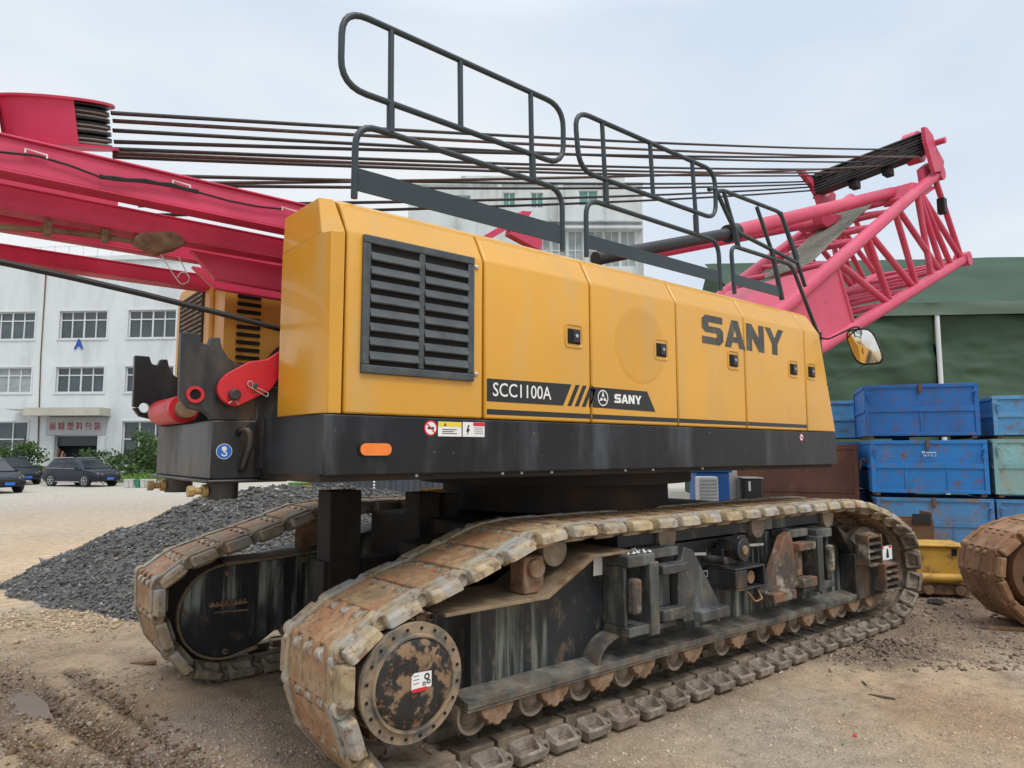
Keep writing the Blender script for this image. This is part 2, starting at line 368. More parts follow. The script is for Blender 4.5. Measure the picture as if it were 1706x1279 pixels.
for pts, w, dep in RUTS:
    d = poly_dist(GX, GY, pts)+fbm(GX*6, GY*6, 3, 61)*.10
    C = mixn(C, np.array((.13, .082, .048)), np.clip(np.exp(-(d/(w*1.9))**2)*2.0-.2+fbm(GX*13, GY*13, 3, 66)*.9, 0, 1)*np.exp(-(d/(w*2.6))**2)*min(1, dep*26))
def zone(px, py, rad, c, amt, sd=71):
    global C
    p = PZ(px, py); d = np.hypot(GX-p.x, GY-p.y)/rad+fbm(GX*2.2, GY*2.2, 4, sd)*1.3
    C = mixn(C, np.array(c), np.clip((1.1-d)*1.6, 0, 1)*amt)
zone(1560, 985, 1.9, (.15, .095, .058), .85); zone(1480, 1060, 1.2, (.15, .10, .07), .7); zone(1420, 1085, .7, (.10, .07, .05), .7); zone(1650, 1055, 1.3, (.18, .12, .08), .7)
zone(400, 1200, .75, (.38, .32, .26), .6); zone(950, 1270, .7, (.34, .28, .2), .6); zone(40, 1180, .5, (.16, .11, .08), .7); zone(60, 1060, 1.6, (.33, .235, .15), .6)
zone(1300, 1240, 1.0, (.38, .34, .28), .5); zone(0, 1120, .6, (.30, .20, .12), .5); zone(1640, 1200, .6, (.37, .235, .14), .7)
k = np.clip(1.2-np.maximum(np.abs(GX-5.0)-2.9, 0)/.5-np.maximum(np.abs(GY-4.75)-1.5, 0)/.35+fbm(GX*3, GY*3, 4, 77)*1.2, 0, 1); C = C*(1-k[..., None])+(np.array((.30, .225, .155))*(.7+.6*n2)[..., None])*k[..., None]  # soil under the machine coloured darker: its shade is put into the ground colour
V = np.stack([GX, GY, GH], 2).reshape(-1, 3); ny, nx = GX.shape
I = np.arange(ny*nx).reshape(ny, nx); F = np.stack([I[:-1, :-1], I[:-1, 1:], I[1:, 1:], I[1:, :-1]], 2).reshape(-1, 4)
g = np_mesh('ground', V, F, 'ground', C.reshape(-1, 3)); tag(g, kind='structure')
# puddle
mb = MB(); pz = float(hground(np.array([pcx]), np.array([pcy]))[0])+.022
vs = [(pcx+(p.x-pcx)*(1.25+.06*math.sin(i*1.7)), pcy+(p.y-pcy)*(1.25+.06*math.sin(i*1.1)), pz) for i, p in enumerate(rounded([(p[0], p[1], pz) for p in PUD], .12, 3, True))]; mb.add(vs, [tuple(range(len(vs)))])
tag(mb.build('puddle', 'puddle', org=(pcx, pcy, pz)), kind='structure')
# loose gravel over the near ground
def scatter(n, fx, size, colf, rng):
    P = fx(n); x, y = P[:, 0], P[:, 1]; S = size(n); z = hground(x, y)+S*.25
    return np.stack([x, y, z], 1), S, colf(n)
rng = np.random.default_rng(3)
parts = []
def tint(n, base, v=.25): return np.array(base)[None]*rng.uniform(1-v, 1+v, (n, 1))*rng.uniform(.93, 1.07, (n, 3))
def pxpts(n, x0, x1, y0, y1, p=1.):
    xs = rng.uniform(x0, x1, n); ys = y0+(y1-y0)*rng.uniform(0, 1, n)**p; return np.array([tuple(PZ(a, b)[:2]) for a, b in zip(xs, ys)])
Pn = pxpts(9000, -150, 600, 1050, 1420); nn = fbm(Pn[:, 0]*2.2, Pn[:, 1]*2.2, 3, 81); Pn = Pn[nn > -.02]
parts.append((np.column_stack([Pn, hground(Pn[:, 0], Pn[:, 1])+.002]), rng.gamma(2, .0028, len(Pn))+.0025, tint(len(Pn), (.33, .28, .225), .4)))
Pn = pxpts(9000, 200, 560, 1080, 1400); q_ = PZ(400, 1225); q_ = np.hypot(Pn[:, 0]-q_.x, Pn[:, 1]-q_.y)/.62+fbm(Pn[:, 0]*3, Pn[:, 1]*3, 3, 85)*1.2; Pn = Pn[rng.uniform(size=len(Pn)) > q_-.15]
parts.append((np.column_stack([Pn, hground(Pn[:, 0], Pn[:, 1])+.002]), rng.gamma(2, .0024, len(Pn))+.0025, tint(len(Pn), (.37, .30, .24), .35)))
Pn = pxpts(11000, 700, 1850, 1060, 1420); nn = fbm(Pn[:, 0]*1.6, Pn[:, 1]*1.6, 3, 91); Pn = Pn[nn > -.08]
parts.append((np.column_stack([Pn, hground(Pn[:, 0], Pn[:, 1])+.001]), rng.gamma(2, .0022, len(Pn))+.002, tint(len(Pn), (.46, .36, .26), .35)))
Pn = pxpts(1200, 1380, 1850, 960, 1120)
parts.append((np.column_stack([Pn, hground(Pn[:, 0], Pn[:, 1])+.004]), rng.gamma(2, .006, len(Pn))+.004, tint(len(Pn), (.22, .16, .115), .5)))
Pn = pxpts(9000, -120, 340, 990, 1090); q_ = (Pn[:, 0]*.42+Pn[:, 1]-9.35)/.75; q_ = np.abs(q_)+fbm(Pn[:, 0]*2, Pn[:, 1]*2, 3, 88)*1.6; Pn = Pn[rng.uniform(size=len(Pn)) > q_]
parts.append((np.column_stack([Pn, hground(Pn[:, 0], Pn[:, 1])+.004]), rng.gamma(2.0, .0062, len(Pn))+.004, tint(len(Pn), (.40, .31, .21), .35)))
Pn = pxpts(1500, 1340, 1600, 1010, 1150); q_ = PZ(1455, 1075); q_ = np.hypot((Pn[:, 0]-q_.x)*.8, Pn[:, 1]-q_.y)/.38+fbm(Pn[:, 0]*3, Pn[:, 1]*3, 3, 87)*1.2; Pn = Pn[rng.uniform(size=len(Pn)) > q_-.1]
parts.append((np.column_stack([Pn, hground(Pn[:, 0], Pn[:, 1])+.01]), rng.gamma(2.2, .0045, len(Pn))+.004, tint(len(Pn), (.11, .085, .06), .5)))
for a, b, s_, c_ in ((372, 1278, .012, (.6, .58, .52)), (254, 1147, .014, (.7, .69, .66)), (1302, 1117, .018, (.5, .48, .44))):
    Pn = pxpts(3, a-3, a+3, b-3, b+3); parts.append((np.column_stack([Pn, hground(Pn[:, 0], Pn[:, 1])+.008]), np.full(3, s_), tint(3, c_, .1)))
Pn = pxpts(26000, -150, 480, 1090, 1420); dd = np.full(len(Pn), 9.)
for pts, w, dep in RUTS[:3]: dd = np.minimum(dd, poly_dist(Pn[:, 0], Pn[:, 1], pts)/w)
Pn = Pn[rng.uniform(size=len(Pn)) < np.exp(-(dd/1.7)**2)*.22]
parts.append((np.column_stack([Pn, hground(Pn[:, 0], Pn[:, 1])+.004]), rng.gamma(2.0, .0048, len(Pn))+.004, tint(len(Pn), (.17, .11, .065), .45)))
P = np.concatenate([p[0] for p in parts]); S = np.concatenate([p[1] for p in parts]); Cc = np.concatenate([p[2] for p in parts])
V, F, CC = stones(P, S, Cc, rng); g = np_mesh('loose_gravel', V, F, 'chips', CC, smooth=False); tag(g, 'loose gravel and small stones scattered over the yard dirt', 'gravel', kind='stuff')
# dark gravel heap behind the far track
ridge = [((.8, 11.3), .12), ((1.9, 10.7), .72), ((2.5, 10.2), .98), ((3.3, 9.6), 1.27), ((4.5, 9.2), 1.24), ((6.5, 9.6), .9)]
def hpile(x, y):
    h = np.full(x.shape, -1.)
    for ((ax, ay), ha), ((bx, by), hb) in zip(ridge, ridge[1:]):
        dx, dy = bx-ax, by-ay; t = np.clip(((x-ax)*dx+(y-ay)*dy)/(dx*dx+dy*dy), 0, 1); d = np.hypot(x-ax-t*dx, y-ay-t*dy)
        hh = ha+(hb-ha)*t; h = np.maximum(h, hh-np.sqrt((d*.62)**2+.05**2)+.05)
    return h+fbm(x*1.7, y*1.7, 4, 101)*.20+fbm(x*9, y*9, 3, 111)*.05
px_, py_ = np.arange(-.8, 9, .05), np.arange(6.6, 13.5, .05); X_, Y_ = np.meshgrid(px_, py_); H_ = hpile(X_, Y_)
ok = H_ > -.12; V = np.stack([X_, Y_, H_], 2).reshape(-1, 3); ny, nx = X_.shape; I = np.arange(ny*nx).reshape(ny, nx)
F = np.stack([I[:-1, :-1], I[:-1, 1:], I[1:, 1:], I[1:, :-1]], 2).reshape(-1, 4); F = F[ok.ravel()[F].all(1)]
used = np.unique(F); mp_ = np.full(len(V), -1); mp_[used] = np.arange(len(used)); V = V[used]; F = mp_[F]
n = 62000; xs = rng.uniform(-.6, 7, n); ys = rng.uniform(6.7, 12, n); hs = hpile(xs, ys); kk = hs > -.02
xs, ys, hs = xs[kk], ys[kk], hs[kk]; P = np.stack([xs, ys, hs+.004], 1); S = rng.gamma(1.9, .0062, len(P))+.006
Cc = np.array((.108, .105, .100))[None]*rng.uniform(.35, 1.9, (len(P), 1))*rng.uniform(.95, 1.05, (len(P), 3)); Cc[rng.uniform(size=len(P)) < .02] *= 2.2
V2, F2, C2 = stones(P, S, Cc, rng, .6)
for a, b, s_ in ((176, 992, .055), (158, 1024, .045)):
    pass
T = np.concatenate([F[:, [0, 1, 2]], F[:, [0, 2, 3]]]); C1 = np.tile(np.array((.085, .082, .078)), (len(V), 1))
g = np_mesh('gravel_heap', np.concatenate([V, V2]), np.concatenate([T, F2+len(V)]), 'chips', np.concatenate([C1, C2]), smooth=False, org=(3.5, 9.5, 0))
tag(g, 'long heap of dark grey crushed stone behind the crawler crane', 'gravel heap', kind='stuff')
# ================================================================== CRAWLER CRANE
mat('rust_sheet_badge', (.12, .04, .035), .5, var=.3, vscale=20)
crane = empty('crawler_crane', (4.7, 4.7, 0))
tag(crane, 'big yellow and black crawler crane with red boom on muddy tracks', 'crane')
YS = 3.25; ZB, ZT, ZC = 1.945, 3.105, 2.90; YI = 3.86
def hood_prof(x_in=0):   # (y, z) section of the hood
    return [(YS, ZB), (YS, ZC-.012), (YS+.012, ZC+.012), (YS+.075, ZT-.075), (YS+.10, ZT-.03), (YS+.15, ZT), (YI, ZT), (YI, ZB)]
def hood_piece(x0, x1, name, par, ta=0., tb=0., top_cut=None):
    m = MB(); P = hood_prof(); n = len(P)
    vs = []
    for x, s in ((x0, 0), (x1, 1)):
        for (y, z) in P:
            xx = x
            if s and top_cut: xx = x-top_cut*max(0, (z-ZB)/(ZT-ZB))
            vs.append((xx, y, z))
    fs = [tuple(range(n)), tuple(range(2*n-1, n-1, -1))]+[(i, n+i, n+(i+1) % n, (i+1) % n) for i in range(n)]
    m.add(vs, fs); return m.build(name, 'yellow_paint', par, bevel=.012)
# core that closes the gaps behind the doors (dark)
mb = MB(); mb.prism([(YS+.05, ZB+.01), (YS+.05, ZC), (YS+.16, ZT-.03), (YI-.02, ZT-.03), (YI-.02, ZB+.01)], 1.56, 6.17, 'x')
hood = mb.build('engine_hood', 'hole_black', crane)
# rear corner piece : end wall and corner strip
mb = MB()
mb.prism([(1.445, YS+.10), (1.47, YS+.02), (1.535, YS), (1.535, YI), (1.435, YI)], ZB, ZC-.01, 'z')
mb.hexa([(1.445, YS+.10, ZC-.01), (1.535, YS, ZC-.01), (1.535, YI, ZC-.01), (1.435, YI, ZC-.01), (1.458, YS+.17, ZT), (1.535, YS+.15, ZT), (1.535, YI, ZT), (1.445, YI, ZT)])
o = mb.build('rear_panel', 'yellow_paint', hood, bevel=.004)
seams = [1.541, 2.434, 3.339, 4.275, 5.199, 6.207]
for a, b in zip(seams, seams[1:]): hood_piece(a+.006, b-.006, 'hood_door', hood)
hood_piece(6.213, 6.75, 'front_panel', hood, top_cut=.30)
# slightly dished round panel on the third door
mb = MB(); mb.lathe((3.86, YS+.004, 2.52), (3.86, YS-.006, 2.52), [(0, .30), (.45, .28), (.55, .24), (.6, 0)], 48); mb.build('round_bulge', 'yellow_paint', hood)
# grille
gx0, gx1, gz0, gz1 = 1.632, 2.352, 2.158, 2.895
mb = MB(); w = .045; yy0, yy1 = YS-.022, YS+.002
mb.box(gx0, gx1, yy0, yy1, gz1-w, gz1); mb.box(gx0, gx1, yy0, yy1, gz0, gz0+w); mb.box(gx0, gx0+w, yy0+.0015, yy1, gz0+w, gz1-w); mb.box(gx1-w, gx1, yy0+.0015, yy1, gz0+w, gz1-w)
mb.box(1.975, 2.012, yy0+.0025, yy1, gz0+w, gz1-w); gr = mb.build('grille_frame', 'slat_grey', hood, bevel=.006)
mb = MB(); mb.box(gx0+.02, gx1-.02, YS-.004, YS-.001, gz0+.02, gz1-.02); mb.build('grille_backing', 'hole_black', hood)
for c0, c1 in ((gx0+w, 1.975), (2.012, gx1-w)):
    for i in range(8):
        z = gz1-w-.055-(i)*(gz1-gz0-2*w-.04)/8
        mb = MB(); mb.hexa([(c0, YS-.030, z-.030), (c1, YS-.030, z-.030), (c1, YS-.022, z-.036), (c0, YS-.022, z-.036), (c0, YS-.014, z+.012), (c1, YS-.014, z+.012), (c1, YS-.004, z+.008), (c0, YS-.004, z+.008)])
        mb.build('louver_slat', 'slat_grey', hood)
for z in (2.205, 2.845):
    mb = MB(); mb.lathe((2.378, YS, z), (2.378, YS-.012, z), [(0, .013), (.6, .013), (1, .006), (1, 0)], 14); mb.build('grille_screw', 'bare_metal', hood)
# latches
for (x, z) in ((3.185, 2.518), (4.09, 2.512), (5.03, 2.512), (5.99, 2.512), (6.32, 2.512)):
    mb = MB(); a, b = .078, .082
    pts = rounded([(x-a-.012, 0, z-b), (x+a, 0, z-b), (x+a, 0, z+b), (x-a-.012, 0, z+b)], .03, 4, True); n = len(pts); cx_, cz_ = x-.005, z
    ring = lambda s, y: [(cx_+(p.x-cx_)*s, y, cz_+(p.z-cz_)*s) for p in pts]
    r0, r1, r2, r3 = ring(1.0, YS+.001), ring(.97, YS-.006), ring(.86, YS-.006), ring(.80, YS-.0005)
    vs = r0+r1+r2+r3; fs = []
    for k in range(3): fs += [(k*n+i, k*n+(i+1) % n, (k+1)*n+(i+1) % n, (k+1)*n+i) for i in range(n)]
    fs.append(tuple(range(3*n, 4*n))); mb.add(vs, fs); mb.build('latch_recess', 'yellow_paint', hood)
    mb = MB(); mb.box(x-.062, x+.052, YS-.007, YS+.001, z-.055, z+.045); mb.build('latch_plate', 'hole_black', hood, bevel=.004)
    mb = MB(); mb.box(x-.02, x+.045, YS-.014, YS-.006, z-.045, z+.038); mb.build('latch_paddle', 'black_decal', hood, bevel=.004)
    mb = MB(); mb.cyl((x+.008, YS-.013, z), (x+.008, YS-.020, z), .012, n=14); mb.build('lock_cylinder', 'bare_metal', hood)
# decals
def decal(name, poly, m, y=YS-.0016, par=None, th=.001):
    mb = MB(); mb.prism([(p[0], p[1]) for p in poly], y, y+th, 'y'); return mb.build(name, m, par or hood, smooth=False)
decal('model_band', [(2.458, 2.05), (3.077, 2.05), (3.154, 2.193), (2.458, 2.186)], 'black_decal')
for i in range(4):
    x = 3.115+i*.066; decal('slash_mark', [(x, 2.05), (x+.036, 2.05), (x+.036+.078 if i < 3 else 3.331, 2.192), (x+.078, 2.192)] if i < 3 else [(x, 2.05), (3.331, 2.05), (3.331, 2.175), (x+.066, 2.175)], 'black_decal')
decal('maker_band', [(3.350, 2.05), (4.005, 2.043), (3.916, 2.188), (3.350, 2.188)], 'black_decal')
for a, b in ((2.458, 3.331), (3.348, 4.267), (4.283, 5.191), (5.207, 6.195)):
    decal('stripe', [(a, 1.972), (b, 1.972), (b, 2.004), (a, 2.004)], 'black_decal')
text_mesh('model_text', 'SCC1100A', .12, 'white_decal', hood, (2.502, YS-.003, 2.082), width=.47, height=.083, bold=.0006, depth=.0006)
SANY = {'S': (1.15, [[(0, 0), (.95, 0), (1.15, .15), (1.15, .5), (.98, .62), (.36, .62), (.36, .76), (1.12, .76), (1.12, 1), (.2, 1), (0, .86), (0, .52), (.18, .4), (.8, .4), (.8, .25), (0, .25)]]),
        'A': (1.2, [[(0, 0), (.36, 0), (.44, .2), (.5, .4), (.6, .68), (.6, 1), (.42, 1)], [(1.2, 0), (.78, 1), (.6, 1), (.6, .68), (.7, .4), (.76, .2), (.84, 0)], [(.44, .2), (.76, .2), (.7, .4), (.5, .4)]]),
        'N': (1.1, [[(0, 0), (.34, 0), (.34, .5), (.76, 0), (1.1, 0), (1.1, 1), (.76, 1), (.76, .5), (.34, 1), (0, 1)]]),
        'Y': (1.22, [[(.43, 0), (.79, 0), (.79, .4), (1.22, 1), (.86, 1), (.61, .62), (.36, 1), (0, 1), (.43, .4)]])}
def sany(name, x0, z0, W, Hh, m, y, par):
    tot = sum(SANY[c][0] for c in 'SANY')+.07*3; sx = W/tot; x = 0; mb = MB()
    for c in 'SANY':
        for pl in SANY[c][1]: mb.prism([(x0+(x+p[0])*sx, z0+p[1]*Hh) for p in pl], y, y+.0008, 'y')
        x += SANY[c][0]+.07
    return mb.build(name, m, par, smooth=False)
sany('big_lettering', 4.60, 2.615, 1.235, .235, 'grey_decal', YS-.0016, hood)
sany('small_lettering', 3.565, 2.09, .285, .062, 'white_decal', YS-.003, hood)
def star_logo(name, x, z, r, m, y, par):
    mb = MB(); n = 32
    for i in range(n):
        a, b = 2*math.pi*i/n, 2*math.pi*(i+1)/n
        q = [(x+r*.93*math.cos(t)*k, z+r*math.sin(t)*k) for t, k in ((a, 1), (b, 1), (b, .86), (a, .86))]; mb.prism(q, y, y+.0008, 'y')
    for t in (90, 210, 330):
        t = R(t); c, s_ = math.cos(t), math.sin(t); mb.prism([(x+c*r*.86, z+s_*r*.86), (x-s_*r*.26+c*r*.05, z+c*r*.26+s_*r*.05), (x-c*r*.12, z-s_*r*.12), (x+s_*r*.26+c*r*.05, z-c*r*.26+s_*r*.05)], y-.0003, y+.0005, 'y')
    return mb.build(name, m, par, smooth=False)
star_logo('emblem', 3.45, 2.118, .055, 'white_decal', YS-.003, hood)
# skirt
sk = MB(); sk.prism([(1.447, YS+.0), (1.50, YS-.006), (6.74, YS-.006), (6.74, YI), (1.36, YI), (1.40, YS+.30)], 1.632, 1.94, 'z'); skirt = sk.build('side_skirt', 'skirt_black', crane, bevel=.008)
mb = MB(); mb.box(1.36, 6.74, YI, 6.18, 1.66, 1.93); mb.box(1.4, 6.70, YS+.03, 6.15, 1.60, 1.64); mb.build('upper_frame', 'dark_steel', crane)
mb = MB()
pts = rounded([(1.628, 0, 1.728), (1.815, 0, 1.728), (1.815, 0, 1.80), (1.628, 0, 1.80)], .035, 5, True); n = len(pts)
mb.add([(p.x, YS-.008, p.z) for p in pts]+[(p.x, YS-.020, p.z) for p in pts], [tuple(range(n, 2*n))]+[(i, n+i, n+(i+1) % n, (i+1) % n) for i in range(n)]); mb.build('lamp_bezel', 'rubber', skirt)
mb = MB(); pts = [Vector((1.7215+(p.x-1.7215)*.91, 0, 1.764+(p.z-1.764)*.76)) for p in pts]
mb.add([(p.x, YS-.018, p.z) for p in pts]+[(p.x, YS-.030, p.z) for p in pts], [tuple(range(n, 2*n))]+[(i, n+i, n+(i+1) % n, (i+1) % n) for i in range(n)]); mb.build('marker_lamp', 'orange_lens', skirt, bevel=.004)
# skirt stickers
ys = YS-.0085
def disc_poly(x, z, r, n=24, sx=1.): return [(x+r*sx*math.cos(2*math.pi*i/n), z+r*math.sin(2*math.pi*i/n)) for i in range(n)]
def nosmoke(x, z, r, par):
    decal('no_smoking_sticker', disc_poly(x, z, r), 'red_decal', ys, par); decal('sticker_face', disc_poly(x, z, r*.8), 'white_decal', ys-.0008, par)
    decal('sticker_mark', [(x-r*.5, z-.006), (x+r*.5, z-.006), (x+r*.5, z+.006), (x-r*.5, z+.006)], 'black_decal', ys-.0016, par)
    decal('sticker_bar', [(x-r*.62, z+r*.5), (x-r*.5, z+r*.62), (x+r*.62, z-r*.5), (x+r*.5, z-r*.62)], 'red_decal', ys-.0024, par)
nosmoke(2.065, 1.882, .043, skirt); nosmoke(6.07, 1.885, .034, skirt)
decal('warning_sticker', [(2.113, 1.838), (2.272, 1.838), (2.272, 1.920), (2.113, 1.920)], 'white_decal', ys, skirt)
decal('warning_header', [(2.114, 1.893), (2.271, 1.893), (2.271, 1.919), (2.114, 1.919)], 'yellow_decal', ys-.0008, skirt)
decal('warning_triangle', [(2.15, 1.897), (2.168, 1.897), (2.159, 1.914)], 'black_decal', ys-.0016, skirt)
for i in range(3): decal('fine_print', [(2.14, 1.875-i*.011), (2.24-.02*(i % 2), 1.875-i*.011), (2.24-.02*(i % 2), 1.879-i*.011), (2.14, 1.879-i*.011)], 'slat_grey', ys-.0016, skirt)
decal('shock_sticker', [(2.280, 1.838), (2.436, 1.838), (2.436, 1.922), (2.280, 1.922)], 'white_decal', ys, skirt)
decal('shock_header', [(2.354, 1.900), (2.435, 1.900), (2.435, 1.921), (2.354, 1.921)], 'red_decal', ys-.0008, skirt)
decal('shock_bolt', [(2.318, 1.905), (2.328, 1.905), (2.320, 1.882), (2.332, 1.884), (2.312, 1.845), (2.314, 1.868), (2.304, 1.866)], 'black_decal', ys-.0008, skirt)
for i in range(4): decal('fine_print', [(2.362, 1.888-i*.011), (2.425, 1.888-i*.011), (2.425, 1.891-i*.011), (2.362, 1.891-i*.011)], 'slat_grey', ys-.0008, skirt)
# hood on the operator side (far)
oh = MB(); oh.prism([(5.25, ZB), (6.2, ZB), (6.2, 3.0), (6.12, 3.08), (5.25, 3.08)], 1.43, 6.3, 'x'); ohood = oh.build('far_side_hood', 'yellow_paint_far', crane, bevel=.02)
mb = MB()
for i in range(16): mb.box(1.418, 1.434, 5.42+.0, 6.06, 2.36+i*.038, 2.375+i*.038)
mb.build('air_mesh', 'rust_mud', ohood)
mb = MB(); mb.box(1.422, 1.432, 5.40, 6.08, 2.34, 2.98); mb.build('mesh_backing', 'hole_black', ohood)
mb = MB(); mb.prism([(5.0, ZB), (5.24, ZB), (5.24, 3.0), (5.0, 3.0)], 1.46, 3.2, 'x'); mb.prism([(4.99, ZB), (5.01, ZB), (5.01, 3.0), (4.99, 3.0)], 1.6, 2.6, 'x')
mb.build('inner_panel', 'yellow_paint_far', ohood)
for i in range(10):
    z = 2.86-i*.055; x = 1.54
    pts = rounded([(x, 4.985, z-.014), (x+.17, 4.985, z-.014), (x+.17, 4.985, z+.014), (x, 4.985, z+.014)], .013, 3, True)
    mb = MB(); mb.prism([(p.x, p.z) for p in pts], 4.980, 4.988, 'y'); mb.build('vent_slot', 'hole_black', ohood)
# machinery between the hoods (winch drum etc.)
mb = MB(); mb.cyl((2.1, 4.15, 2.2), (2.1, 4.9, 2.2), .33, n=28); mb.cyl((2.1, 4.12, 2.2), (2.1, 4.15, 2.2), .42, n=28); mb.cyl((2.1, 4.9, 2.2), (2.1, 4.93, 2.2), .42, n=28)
mb.box(2.5, 6.3, 3.9, 5.2, 1.95, 2.75); mb.build('winch', 'dark_steel', crane)
# handrails
YR = 3.40
def rail(name, loops, posts, sockets, board, r=.0190):
    mb = MB()
    for pts, closed, rad in loops: mb.tube(rounded([(p[0], YR, p[1]) for p in pts], rad, 6, closed), r, 10, closed)
    for (x0, z0, x1, z1) in posts: mb.tube([(x0, YR, z0), (x1, YR, z1)], r*.95, 10)
    for (x0, z0, x1, z1) in sockets: mb.tube([(x0, YR, z0), (x1, YR, z1)], r*1.25, 10)
    o = mb.build(name, 'rail_paint', crane)
    x0, x1, z0, z1 = board; mb = MB(); mb.box(x0, x1, YR-.006, YR+.006, z0, z1); mb.build('toe_board', 'rail_paint', o)
    return o
rail('handrail', [([(1.555, 4.215), (3.24, 4.19), (3.24, 3.755), (1.555, 3.76)], True, .16), ([(1.652, 3.14), (1.652, 3.575), (3.225, 3.575), (3.225, 3.14)], False, .14)],
     [(1.862, 4.20, 1.868, 3.74), (2.352, 4.195, 2.36, 3.765), (2.937, 4.185, 2.945, 3.74)], [(1.867, 3.76, 1.87, 3.58), (2.95, 3.74, 2.955, 3.58)], (1.665, 3.215, 3.187, 3.315))
rail('handrail', [([(3.352, 4.205), (5.065, 4.20), (5.065, 3.765), (3.40, 3.765)], True, .15), ([(3.46, 3.14), (3.46, 3.57), (5.085, 3.57), (5.10, 3.14)], False, .13)],
     [(3.64, 4.19, 3.665, 3.75), (4.192, 4.19, 4.217, 3.77), (4.74, 4.19, 4.77, 3.75)], [(3.668, 3.74, 3.674, 3.58), (4.77, 3.74, 4.775, 3.58)], (3.47, 5.09, 3.205, 3.305))
rail('handrail', [([(4.97, 4.01), (5.06, 4.05), (5.25, 3.83), (5.36, 3.72), (6.40, 3.62), (6.44, 3.66), (6.14, 4.07), (5.18, 4.055), (5.08, 4.02)], False, .08), ([(5.31, 3.14), (5.275, 3.575), (6.31, 3.58), (6.81, 2.90), (6.81, 2.70)], False, .10),
     ([(6.14, 4.075), (6.56, 3.40)], False, .05)],
     [(5.19, 4.05, 5.345, 3.73), (5.72, 4.03, 5.95, 3.66)], [(5.345, 3.73, 5.39, 3.58), (5.95, 3.67, 6.11, 3.20)], (5.31, 6.10, 3.225, 3.32))
# roof walkway under the rails
mb = MB(); mb.box(1.7, 6.05, 3.60, 3.84, ZT+.002, ZT+.015); mb.build('roof_walkway', 'grating', crane)
mb = MB()
for q in ((1365, 562), (1432, 555)): pass
A_ = PY(1362, 560, 3.38); B_ = PY(1378, 566, 3.30); C_ = PY(1428, 542, 3.05); D_ = PY(1436, 552, 3.05)
mb.tube(rounded([A_, B_, C_, D_], .05, 4), .009, 8); mb.box(A_.x-.05, A_.x+.03, A_.y-.03, A_.y+.02, A_.z-.04, A_.z+.04)
arm = mb.build('mirror_arm', 'rubber', crane)
MC = PY(1441, 577, 3.03); mb = MB(); ax = ((Vector((0, 0, CAM_H))-MC).normalized()+(Vector((5.2, 3.25, 2.45))-MC).normalized()).normalized(); side = ax.cross(Vector((0, 0, 1))).normalized(); upv = side.cross(ax)
def mirror_ring(s, off, n=28):
    L = []
    for i in range(n):
        t = 2*math.pi*i/n; c_, s_ = math.cos(t), math.sin(t); e_ = 4.0; k = (abs(c_)**e_+abs(s_)**e_)**(-1/e_)
        w_ = .135*(1+.0*s_); h_ = .185; xx = c_*k*w_*s+(-s_*k*.045); zz = s_*k*h_*s
        L.append(MC+side*(-xx)+upv*zz+ax*off)
    return L
n = 28; vs = mirror_ring(1.0, .0)+mirror_ring(1.0, .02)+mirror_ring(.93, .026)+mirror_ring(.90, .018)+mirror_ring(.7, -.06)
fs = []
for k_ in range(3): fs += [(k_*n+i, (k_+1)*n+i, (k_+1)*n+(i+1) % n, k_*n+(i+1) % n) for i in range(n)]
fs += [(4*n+i, i, (i+1) % n, 4*n+(i+1) % n) for i in range(n)]+[tuple(range(4*n, 5*n)), tuple(range(4*n-1, 3*n-1, -1))]; mb.add(vs, fs)
mirr = mb.build('mirror', 'rubber', arm)
mb = MB(); rings = [mirror_ring(s_, .0195+.028*(1-s_*s_)) for s_ in (.90, .75, .5, .25)]; vs = sum(rings, []); vs.append(MC+ax*.0475); fs = []
for k_ in range(3): fs += [(k_*n+i, (k_+1)*n+i, (k_+1)*n+(i+1) % n, k_*n+(i+1) % n) for i in range(n)]
fs += [(3*n+i, 4*n, 3*n+(i+1) % n) for i in range(n)]; mb.add(vs, fs); mb.build('mirror_glass', 'mirror', arm)
mb = MB(); mb.tube([MC+upv*-.17, PY(1378, 640, 3.25)], .006, 6); mb.build('mirror_stay', 'rubber', crane)

# ---------------------------------------------------------- mast beams and sheave block (left)
def cbeam(x0, x1, y0, y1, z0, z1, fl=.018):
    mb = MB(); mb.box(x0, x1, y0, y1, z0+.012, z1-.012); mb.box(x0-.001, x1+.001, y0-fl, y1+fl, z1-.012, z1); mb.box(x0-.001, x1+.001, y0-.004, y1+.004, z0, z0+.012); return mb
mast = cbeam(-3.5, 1.9, 4.10, 4.22, 3.118, 3.305).build('mast_beam', 'red_paint', crane, bevel=.004)
cbeam(-3.5, 2.2, 4.34, 4.46, 3.0, 3.137, .004).build('mast_beam', 'red_paint', crane, bevel=.004)
cbeam(-3.5, 2.2, 4.62, 4.69, 2.965, 3.06, .004).build('mast_beam', 'red_paint', crane, bevel=.004)
cbeam(-3.5, 2.2, 5.28, 5.42, 2.945, 3.05, .004).build('mast_beam', 'red_paint', crane, bevel=.004)
cbeam(-3.5, 2.2, 4.92, 5.10, 3.07, 3.20, .004).build('mast_beam', 'red_paint', crane, bevel=.004)
cbeam(-3.5, .70, 4.56, 4.61, 3.09, 3.25, .004).build('mast_beam', 'red_paint', crane, bevel=.004)
mb = MB()
mb.box(-1.5, -1.36, 4.29, 5.28, 2.96, 3.04); mb.build('mast_cross_plate', 'red_paint', crane, bevel=.004)
for P_, y_ in (([(1.25, 2.84), (2.0, 2.82), (2.0, 3.0), (1.1, 3.0)], 4.50), ([(1.35, 2.86), (2.0, 2.84), (2.0, 2.99), (1.2, 2.99)], 4.85)):
    mb = MB(); mb.prism(P_, y_, y_+.06, 'y'); mb.build('pivot_plate', 'red_paint', crane, bevel=.004)
